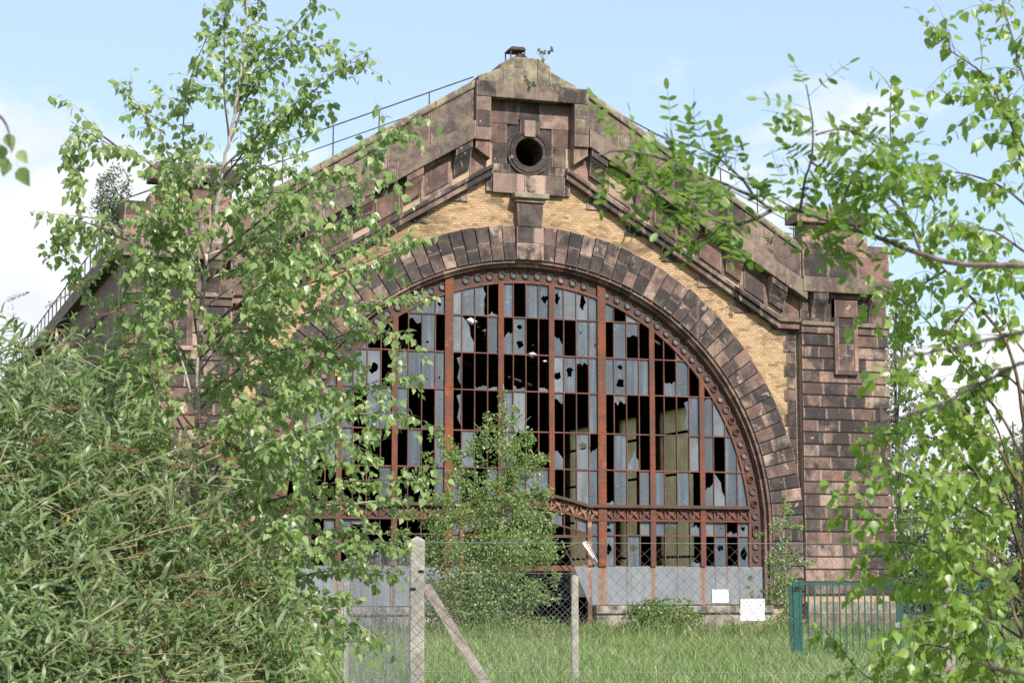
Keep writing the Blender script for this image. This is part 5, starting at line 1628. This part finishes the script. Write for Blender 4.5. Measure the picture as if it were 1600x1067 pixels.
# birch sapling growing before the window: traced outline of clumps at its own depth
DS = 50.0
def B(x, y, rx, ry, d=DS, rd=None): return (at(x, y, d), np.array([rx * d / FPX, (rd or rx) * d / FPX, ry * d / FPX]))
g0 = ground_at(775, DS)
sapling('birch_sapling', 'bushy self-sown birch sapling standing before the door and the middle of the arched window', g0,
        [g0, at(780, 900, DS), at(786, 800, DS), at(792, 700, DS), at(790, 640, DS), at(786, 600, DS)], 0.045,
        [(at(780, 900, DS), at(720, 800, DS)), (at(782, 880, DS), at(850, 800, DS)), (at(786, 800, DS), at(710, 720, DS + 1)), (at(788, 780, DS), at(840, 700, DS - 1)), (at(790, 720, DS), at(740, 660, DS)), (at(778, 940, DS), at(690, 860, DS)), (at(778, 940, DS), at(860, 880, DS)),
         (at(783, 860, DS), at(690, 700, DS + .5)), (at(790, 700, DS), at(830, 650, DS))],
        [B(787, 625, 8, 28), B(804, 655, 16, 26), B(770, 668, 20, 28), B(826, 688, 16, 22), B(795, 698, 32, 30), B(752, 702, 22, 26), B(842, 722, 20, 20), B(812, 735, 30, 24), B(690, 682, 18, 20), B(708, 712, 24, 22), B(672, 716, 14, 14), B(655, 742, 12, 12), B(722, 752, 28, 22), B(775, 752, 36, 24), B(845, 768, 24, 16),
         B(800, 785, 42, 26), B(745, 798, 48, 30), B(838, 810, 36, 24), B(690, 812, 38, 24), B(700, 855, 48, 32), B(790, 850, 78, 42), B(660, 870, 36, 24), B(850, 866, 28, 30), B(760, 910, 84, 42), B(836, 930, 36, 28), B(690, 925, 44, 38), B(740, 965, 78, 34), B(810, 978, 60, 26), B(625, 835, 20, 13), B(602, 850, 16, 10), B(640, 800, 16, 12), B(866, 900, 14, 12), B(690, 775, 26, 16)],
        32000, 0.078, M['sapleaf'], group='self-sown saplings along the facade')
D2 = 53.0
g0 = ground_at(1222, D2)
sapling('birch_sapling', 'thin feathery sapling climbing beside the right foot of the arch, left of the green gate', g0,
        [g0, at(1228, 920, D2), at(1224, 860, D2), at(1226, 800, D2), at(1227, 768, D2)], 0.03,
        [(at(1226, 900, D2), at(1202, 880, D2)), (at(1226, 890, D2), at(1262, 870, D2)), (at(1225, 850, D2), at(1205, 822, D2)), (at(1225, 840, D2), at(1250, 820, D2))],
        [B(1226, 778, 6, 12, D2), B(1228, 800, 12, 14, D2), B(1216, 822, 14, 12, D2), B(1240, 822, 16, 8, D2), B(1224, 850, 12, 16, D2), B(1208, 872, 14, 14, D2), B(1236, 872, 18, 12, D2), B(1222, 900, 26, 16, D2), B(1265, 876, 10, 10, D2), B(1212, 930, 24, 18, D2), B(1240, 950, 24, 18, D2), B(1226, 975, 36, 18, D2), B(1190, 832, 8, 6, D2)],
        4200, 0.075, M['sapleaf'], group='self-sown saplings along the facade')

def bush(name, label, cx, d, blobs, n, size, mat, cat='bush', canes=14, group=None, kind='small', ground=True):
    g = ground_at(cx, d) if ground else np.asarray(blobs[-1][0]) - np.array([0, 0, blobs[-1][1][2]])
    root = thing(name, g, label, cat, group)
    mb = MB()
    for _ in range(canes):
        c, r = blobs[rng.randrange(len(blobs))]
        tip = c + unit(rv()) * r * 0.8
        if tip[2] < g[2] + 0.05: tip[2] = g[2] + 0.1
        b = g + np.array([rng.uniform(-.1, .1) * max(r[0], .1) * 4, rng.uniform(-.1, .1), 0])
        mb.tube(smooth([b, (b + tip) / 2 + UPV * 0.12 * np.linalg.norm(tip - b), tip], 3), 0.008 if size > 0.05 else 0.005, 4)
    part('stems', mb, [M['straw']], root, kind='stuff')
    crown(root, blobs, n, size, mat, kind, up=0.5)
    return root
bush('bramble_bush', 'bright green rounded bramble bush against the stone plinth under the grey panel', 1030, 50.5,
     [B(1030, 955, 46, 22, 50.5), B(1000, 970, 30, 20, 50.5), B(1065, 968, 34, 20, 50.5), B(1035, 985, 62, 18, 50.5)], 4200, 0.085, M['bushleaf'], canes=26)
bush('weed_clump', 'straggling yellow-green weeds between the larger white notice and the green gate', 1195, 51.5,
     [B(1165, 985, 26, 12, 51.5), B(1205, 978, 24, 14, 51.5), B(1190, 995, 50, 12, 51.5), B(1178, 962, 10, 10, 51.5)], 1500, 0.07, M['bushleaf'], 'weeds', 20)
bush('weed_clump', 'tall pale weed stems leaning on the grey panel above the small white notice', 1180, 52.3,
     [B(1172, 908, 10, 10, 52.3), B(1185, 930, 12, 10, 52.3), B(1075, 938, 14, 6, 52.3), B(1165, 945, 12, 10, 52.3)], 260, 0.07, M['bushleaf'], 'weeds', 12)
bush('roof_sapling', 'tiny birch seedling sprouting from the apex of the gable beside the iron hood', 848, 57.0,
     [B(842, 80, 7, 5, 57.0), B(856, 79, 8, 5, 57.0), B(849, 90, 3, 6, 57.0)], 130, 0.07, M['farleaf'], 'plant', 5, 'plants rooted in the masonry', 'small', False)
bush('roof_sapling', 'small shrub rooted in the right gable parapet below the robinia bough', 1208, 58.0,
     [B(1206, 368, 9, 14, 58.0), B(1204, 385, 6, 8, 58.0)], 260, 0.06, M['farleaf'], 'plant', 6, 'plants rooted in the masonry', 'small', False)
bush('roof_sapling', 'shrubby sapling sprouting at the left eaves beside the left pier', 172, 55.0,
     [B(178, 295, 26, 36, 55.0), B(165, 320, 26, 30, 55.0), B(190, 335, 24, 26, 55.0), B(205, 380, 8, 40, 55.0), B(172, 345, 24, 24, 55.0)], 3000, 0.085, M['farleaf'], 'plant', 14, 'plants rooted in the masonry', 'small', False)

# trees behind the hall on the right
def far_tree(name, label, cx, d, h, blobs, n, size, group):
    g = ground_at(cx, d)
    top = g + np.array([0, 0, h])
    root = thing(name, g, label, 'tree', group)
    mb = MB()
    mb.tube(smooth([g, g + np.array([0.1, 0, h * 0.4]), top], 5), [0.22 * (1 - 0.85 * i / 10) for i in range(11)], 8)
    part('trunk', mb, [M['brownbark']], root)
    mb = MB()
    for c, r in blobs:
        a = g + np.array([0, 0, min(c[2] * 0.6, h * 0.7)])
        mb.tube(smooth([a, (a + c) / 2 + UPV * 0.3, c], 3), 0.05, 5)
    part('limbs', mb, [M['brownbark']], root)
    crown(root, blobs, n, size, M['farleaf'], 'small')
G_ = 'trees behind the hall'
far_tree('alder_tree', 'tall thin-crowned tree rising directly behind the right pier', 1405, 82, 11.5,
         [B(1400, 470, 26, 30, 82), B(1412, 520, 34, 34, 82), B(1400, 580, 40, 40, 82), B(1420, 640, 46, 40, 82), B(1400, 700, 50, 44, 82), B(1430, 770, 60, 50, 82), B(1400, 830, 50, 44, 82)], 3600, 0.20, G_)
far_tree('alder_tree', 'broad dark tree low behind the green gate', 1470, 76, 6.0,
         [B(1440, 850, 50, 40, 76), B(1490, 830, 60, 50, 76), B(1450, 910, 60, 50, 76), B(1510, 910, 70, 60, 76), B(1470, 960, 90, 40, 76)], 7000, 0.2, G_)
far_tree('alder_tree', 'low bushy tree behind the birch at the right edge', 1590, 78, 8.0,
         [B(1570, 760, 50, 50, 78), B(1610, 730, 60, 60, 78), B(1590, 850, 80, 60, 78), B(1640, 900, 80, 70, 78), B(1570, 930, 80, 60, 78)], 7000, 0.22, G_)

# ------------------------------------------------------------------ fences
def chain_link(a, b, z0, z1, cell, r, n=3):
    """woven mesh between ground points a and b: zigzag wires, each bent at every crossing"""
    a = np.asarray(a, float); b = np.asarray(b, float)
    d = b - a; ln = np.linalg.norm(d[:2]); u = d / ln
    nv = np.array([-u[1], u[0], 0])
    wires = int(ln / cell); rows = int((z1 - z0) / cell)
    V, F = [], []
    j = np.arange(rows + 1)
    for k in range(wires):
        s = (k + (j + k) % 2) * cell
        sag = 0.012 * np.sin(k * 0.13 + j * 0.11) + 0.006 * np.sin(k * 0.37 - j * 0.23)
        c = a[None, :] + u[None, :] * s[:, None] + nv[None, :] * (((j % 2) * 2 - 1) * r * 0.9 + sag)[:, None]
        c[:, 2] = z0 + j * cell + 0.010 * np.sin(k * 0.11 + 0.5 * np.sin(k * 0.05)) + 0.004 * np.sin(j * 0.8 + k * 0.3)
        c[:, :2] += u[None, :2] * (0.007 * np.sin(j * 0.19 + k * 0.07))[:, None]
        base = len(V) * 0
        for q in range(n):
            an = 2 * math.pi * q / n
            off = nv * math.cos(an) * r + u * math.sin(an) * r * 1.4
            V.append(c + off[None, :])
    m = rows + 1
    V = np.concatenate(V)
    F = []
    idx = np.arange(rows)
    for k in range(wires):
        for q in range(n):
            o1 = (k * n + q) * m; o2 = (k * n + (q + 1) % n) * m
            F.append(np.stack([o1 + idx, o2 + idx, o2 + idx + 1], 1)); F.append(np.stack([o1 + idx, o2 + idx + 1, o1 + idx + 1], 1))
    return V, np.concatenate(F)
def fence_mesh(name, a, b, z0, z1, cell, r, mat, root):
    V, F = chain_link(a, b, z0, z1, cell, r)
    part(name, tri_mesh(name, V, F, [mat]), None, root)
def post_mb(g, h, wx, wy, ang, point=0.03, holes=True):
    mb = MB()
    c, s = math.cos(ang), math.sin(ang)
    def tr(x, y, z): return (g[0] + x * c - y * s, g[1] + x * s + y * c, z)
    hx, hy = wx / 2, wy / 2
    b = 0.012
    ring = [(-hx + b, -hy), (hx - b, -hy), (hx, -hy + b), (hx, hy - b), (hx - b, hy), (-hx + b, hy), (-hx, hy - b), (-hx, -hy + b)]
    zs = [-0.3] + list(np.linspace(0.1, h - point, 12))
    vs = []
    for z in zs: vs += [tr(x + nrg.normal(0, 0.0012), y + nrg.normal(0, 0.0012), z) for x, y in ring]
    vs.append(tr(0, 0, h))
    n = 8; fs = []
    for i in range(len(zs) - 1):
        for a in range(n): fs.append((i * n + a, i * n + (a + 1) % n, (i + 1) * n + (a + 1) % n, (i + 1) * n + a))
    o = (len(zs) - 1) * n
    for a in range(n): fs.append((o + a, o + (a + 1) % n, len(vs) - 1))
    mb.add(vs, fs)
    return mb
nrg = np.random.RandomState(61); rng = random.Random(61)
DF = 14.4
pA, pB = ground_at(652, DF), ground_at(1476, DF)
uA = (pB - pA) / np.linalg.norm(pB - pA); nA = np.array([-uA[1], uA[0], 0])
angA = math.atan2(uA[1], uA[0])
pC = ground_at(542, 27.0); pD = ground_at(898, 27.0)
FGR = 'chain-link fences with concrete posts'
f1 = thing('chain_link_fence', pA, 'near wide-mesh chain-link fence running right from the pointed concrete corner post with a slanting strut', 'fence', FGR)
pz = post_mb(pA, 2.0, 0.112, 0.13, angA)
# small dark fixing recesses in the post
cp = part('post', pz, [M['concrete']], f1)
mb = MB()
for (sx_, z) in ((0.03, 1.735), (-0.03, 1.605)):
    q0 = pA + uA * sx_ - nA * 0.0665
    mb.add([q0 + uA * -0.022 + UPV * (z - 0.011), q0 + uA * 0.022 + UPV * (z - 0.011), q0 + uA * 0.022 + UPV * (z + 0.011), q0 + uA * -0.022 + UPV * (z + 0.011),
            q0 + nA * 0.02 + uA * -0.022 + UPV * (z - 0.011), q0 + nA * 0.02 + uA * 0.022 + UPV * (z - 0.011), q0 + nA * 0.02 + uA * 0.022 + UPV * (z + 0.011), q0 + nA * 0.02 + uA * -0.022 + UPV * (z + 0.011)],
           [(0, 1, 2, 3), (0, 4, 5, 1), (1, 5, 6, 2), (2, 6, 7, 3), (3, 7, 4, 0)])
part('fixing_slot', mb, [M['blackplastic']], cp)
part('post', post_mb(pB, 2.03, 0.105, 0.12, angA), [M['pinkconcrete']], f1)
pE = pB + uA * 4.0
part('post', post_mb(pE, 2.0, 0.105, 0.12, angA), [M['concrete']], f1)
mb = MB()                                            # slanting strut, square in section
sa, sb = pA + uA * 0.065 + UPV * 1.63, pA + uA * 1.15 + UPV * -0.1
dv = unit(sb - sa); sv = np.cross(dv, nA)
hw = 0.034
c8 = [p + nA * i * hw + sv * j * hw for p in (sa, sb) for i, j in ((-1, -1), (1, -1), (1, 1), (-1, 1))]
mb.add(c8, [(0, 1, 2, 3), (7, 6, 5, 4), (0, 4, 5, 1), (1, 5, 6, 2), (2, 6, 7, 3), (3, 7, 4, 0)])
part('strut', mb, [M['pinkconcrete']], f1)
fence_mesh('mesh', pA - nA * 0.085 - uA * 0.06, pE - nA * 0.085, 0.03, 1.95, 0.042, 0.00125, M['oldwire'], f1)
for z in (1.95, 1.0, 0.1):
    mb = MB(); mb.tube([pA - nA * 0.088 + UPV * z, (pA + pE) / 2 - nA * 0.088 + UPV * (z - 0.012), pE - nA * 0.088 + UPV * z], 0.002, 4)
    part('tension_wire', mb, [M['wire']], f1)
# side run going away to the left
uS = (pC - pA) / np.linalg.norm(pC - pA); nS = np.array([-uS[1], uS[0], 0]); angS = math.atan2(uS[1], uS[0])
f2 = thing('chain_link_fence', pC, 'galvanised chain-link run seen edge-on, receding from the corner post behind the left birch', 'fence', FGR)
fence_mesh('mesh', pA + uS * 0.08, pC, 0.03, 1.97, 0.055, 0.0014, M['wire'], f2)
for t in (1.0,):
    part('post', post_mb(pA + (pC - pA) * t, 1.95, 0.09, 0.09, angS), [M['concrete']], f2)
for z in (1.97, 1.0):
    mb = MB(); mb.tube([pA + UPV * z, pC + UPV * z], 0.0022, 4); part('tension_wire', mb, [M['wire']], f2)
# low run farther back, ending at a thin post
uD = (pD - pC) / np.linalg.norm(pD - pC); angD = math.atan2(uD[1], uD[0])
nD = np.array([-uD[1], uD[0], 0])
f3 = thing('chain_link_fence', pD, 'farther low chain-link run behind the sapling, ending at a thin pale concrete post', 'fence', FGR)
fence_mesh('mesh', pC - nD * 0.06, pD - nD * 0.06, 0.03, 1.74, 0.040, 0.0010, M['wire'], f3)
part('post', post_mb(pD, 1.72, 0.10, 0.09, angD, 0.015), [M['concrete']], f3)
for z in (1.74, 0.9):
    mb = MB(); mb.tube([pC - nD * 0.06 + UPV * z, pD - nD * 0.06 + UPV * z], 0.0025, 4); part('tension_wire', mb, [M['wire']], f3)

# white notices, blank
def notice(label, x0, x1, y0, y1, d, thick=0.006):
    c = ground_at((x0 + x1) / 2, d)
    root = thing('notice_board', c, label, 'sign', 'blank white notices')
    q = [at(x0, y1, d), at(x1, y1, d), at(x1, y0, d), at(x0, y0, d)]
    back = [p + np.array([FW[0], FW[1], 0]) * thick for p in q]
    mb = MB(); mb.add(q + back, [(0, 1, 2, 3), (7, 6, 5, 4), (1, 0, 4, 5), (2, 1, 5, 6), (3, 2, 6, 7), (0, 3, 7, 4)])
    part('board', mb, [M['white']], root)
    return root, q
r_, q_ = notice('larger blank white notice wired to the back of the near fence', 1157, 1195, 935, 969, DF + 0.06)
mb = MB()
for p in (q_[2], q_[3]):
    mb.tube([p + UPV * -0.006, p + UPV * 0.012 - nA * 0.10], 0.0012, 3)
part('tie', mb, [M['wire']], r_)
mb = MB(); mb.box(5.98 - 0.0, 6.52, WY - 0.060, WY - 0.050, 0.90, 1.30)
n2 = thing('notice_board', (6.25, WY - 0.05, 0.9), 'smaller blank white notice fixed to the rusty grey panel under the window', 'sign', 'blank white notices')
part('board', mb, [M['white']], n2)

# green bar gate
DG = 38.0
gA, gB, gC, gE = ground_at(1241, DG), ground_at(1398, DG), ground_at(1405, DG), ground_at(1560, DG)
uG = (gE - gA) / np.linalg.norm(gE - gA); nG = np.array([-uG[1], uG[0], 0])
def gbox(mb, s0, s1, n0, n1, z0, z1):
    q = []
    for z in (z0, z1):
        for s, n in ((s0, n0), (s1, n0), (s1, n1), (s0, n1)): q.append(gA + uG * s + nG * n + UPV * z)
    mb.add(q, [(0, 3, 2, 1), (4, 5, 6, 7), (0, 1, 5, 4), (1, 2, 6, 5), (2, 3, 7, 6), (3, 0, 4, 7)])
gate = thing('bar_gate', gA, 'dark green metal double gate of upright bars in front of the right pier', 'gate')
mb = MB(); gbox(mb, -0.10, -0.055, -0.02, 0.06, 0.1, 1.53); part('hinge_rail', mb, [M['green']], gate)
mb = MB(); gbox(mb, -0.035, 0.075, -0.06, 0.06, 0, 1.60); gp = part('gate_post', mb, [M['green']], gate)
mb = MB(); gbox(mb, 0.0, 0.07, -0.09, -0.061, 1.42, 1.50); gbox(mb, 0.07, 0.13, -0.085, -0.07, 1.46, 1.48); part('hinge', mb, [M['blackplastic']], gp)
def leaf_gate(s0, s1, lock):
    mb = MB()
    gbox(mb, s0, s1, -0.022, 0.022, 1.53, 1.585); gbox(mb, s0, s1, -0.022, 0.022, 0.16, 0.22)
    gbox(mb, s0, s0 + 0.055, -0.026, 0.026, 0.14, 1.53); gbox(mb, s1 - 0.055, s1, -0.026, 0.026, 0.14, 1.53)
    lf = part('gate_leaf', mb, [M['green']], gate)
    n = int((s1 - s0 - 0.11) / 0.128)
    for i in range(1, n + 1):
        s = s0 + 0.055 + (s1 - s0 - 0.11) * i / (n + 1)
        mb = MB(); gbox(mb, s - 0.0135, s + 0.0135, -0.0135, 0.0135, 0.22, 1.53); part('bar', mb, [M['green']], lf)
    if lock:
        mb = MB(); gbox(mb, s1 - 0.09, s1 + 0.0, -0.05, -0.027, 0.70, 0.80); part('lock', mb, [M['wire']], lf)
leaf_gate(0.09, 2.06, True)
leaf_gate(2.075, 3.95, False)
mb = MB(); gbox(mb, 3.97, 4.08, -0.06, 0.06, 0, 1.6); part('gate_post', mb, [M['green']], gate)

# heap of broken masonry by the door
nrg = np.random.RandomState(71); rng = random.Random(71)
root = thing('rubble_heap', ground_at(858, 49), 'low heap of broken orange stone lying in the grass before the dark doorway', 'rubble')
for k in range(14):
    c = ground_at(858 + rng.gauss(0, 13), 49 + rng.gauss(0, 0.3)) + UPV * rng.uniform(0.04, 0.22)
    mb = MB()
    s = np.array([rng.uniform(.08, .2), rng.uniform(.06, .14), rng.uniform(.05, .1)])
    rotz = rng.uniform(0, 3)
    vs = []
    for i in (-1, 1):
        for j in (-1, 1):
            for l in (-1, 1):
                v = np.array([i, j, l]) * s * nrg.uniform(0.7, 1.1, 3)
                v = np.array([v[0] * math.cos(rotz) - v[1] * math.sin(rotz), v[0] * math.sin(rotz) + v[1] * math.cos(rotz), v[2] + 0.3 * v[0]])
                vs.append(c + v)
    mb.add(vs, [(0, 1, 3, 2), (4, 6, 7, 5), (0, 4, 5, 1), (2, 3, 7, 6), (0, 2, 6, 4), (1, 5, 7, 3)])
    part('broken_stone', mb, [M['rubble']], root)

# ------------------------------------------------------------------ grass
nrg = np.random.RandomState(81)
def grass(name, n, dmin, dmax, xmin, xmax, hmin, hmax, wid, mat, kind='stuff', lean=0.35):
    d = dmin + (dmax - dmin) * nrg.random_sample(n) ** 0.9
    x = xmin + (xmax - xmin) * nrg.random_sample(n)
    base = CAM[None, :] + d[:, None] * (np.array([FW[0], FW[1], 0]) / math.cos(PHI))[None, :] + RT[None, :] * ((x - IW / 2) / FPX * d)[:, None]
    # tufts: pull blades together and vary the height over the field
    f = 0.5 + 0.5 * np.sin(base[:, 0] * 1.9 + 1.3 * np.sin(base[:, 1] * 1.1)) * np.sin(base[:, 1] * 1.7 + 0.8 * np.sin(base[:, 0] * 2.3))
    f2 = 0.5 + 0.5 * np.sin(base[:, 0] * 0.83 + 2.1 * np.sin(base[:, 1] * 0.47)) * np.cos(base[:, 1] * 0.61 + 1.4 * np.sin(base[:, 0] * 0.9))
    h = (hmin + (hmax - hmin) * nrg.random_sample(n) ** 1.4) * (0.50 + 0.55 * f + 0.45 * f2)
    base[:, 2] = 0
    ok = (base[:, 1] < -0.55) | (np.abs(base[:, 0]) > 12.6)
    base, h = base[ok], h[ok]
    n = len(base)
    a = nrg.random_sample(n) * 2 * math.pi
    side = np.stack([np.cos(a), np.sin(a), np.zeros(n)], 1) * (wid * (0.6 + 0.8 * nrg.random_sample(n)))[:, None]
    le = nrg.normal(0, lean, (n, 2)) * h[:, None]
    mid = base + np.stack([le[:, 0] * 0.3, le[:, 1] * 0.3, h * 0.55], 1)
    tip = base + np.stack([le[:, 0], le[:, 1], h * (1 - 0.25 * nrg.random_sample(n))], 1)
    V = np.stack([base - side, base + side, mid - side * 0.75, mid + side * 0.75, tip], 1).reshape(-1, 3)
    o = (np.arange(n) * 5)[:, None]
    F = np.concatenate([o + np.array([[0, 1, 3]]), o + np.array([[0, 3, 2]]), o + np.array([[2, 3, 4]])], 1).reshape(-1, 3)
    ob = link(name, tri_mesh(name, V, F, [mat]))
    tag(ob, kind=kind)
    return ob
g1 = grass('grass', 150000, 24, 53, 380, 1760, 0.16, 0.44, 0.010, M['grass'])
tag(g1, 'rough bright green grass covering the ground before the hall', 'grass')
g2 = grass('dry_grass', 2600, 24, 53, 380, 1760, 0.25, 0.62, 0.004, M['straw'], lean=0.5)
tag(g2, 'scattered dry straw-coloured stalks standing in the grass', 'dry grass')
g3 = grass('tall_weeds', 22000, 46.0, 52.8, 380, 1760, 0.18, 0.66, 0.014, M['bushleaf'], lean=0.32)
tag(g3, 'taller pale weeds growing along the foot of the hall', 'weeds')
g4 = grass('dead_stems', 1500, 44, 52.8, 380, 1760, 0.5, 1.05, 0.005, M['straw'], lean=0.28)
tag(g4, 'brown dead stems standing before the plinth of the hall', 'dry stems')
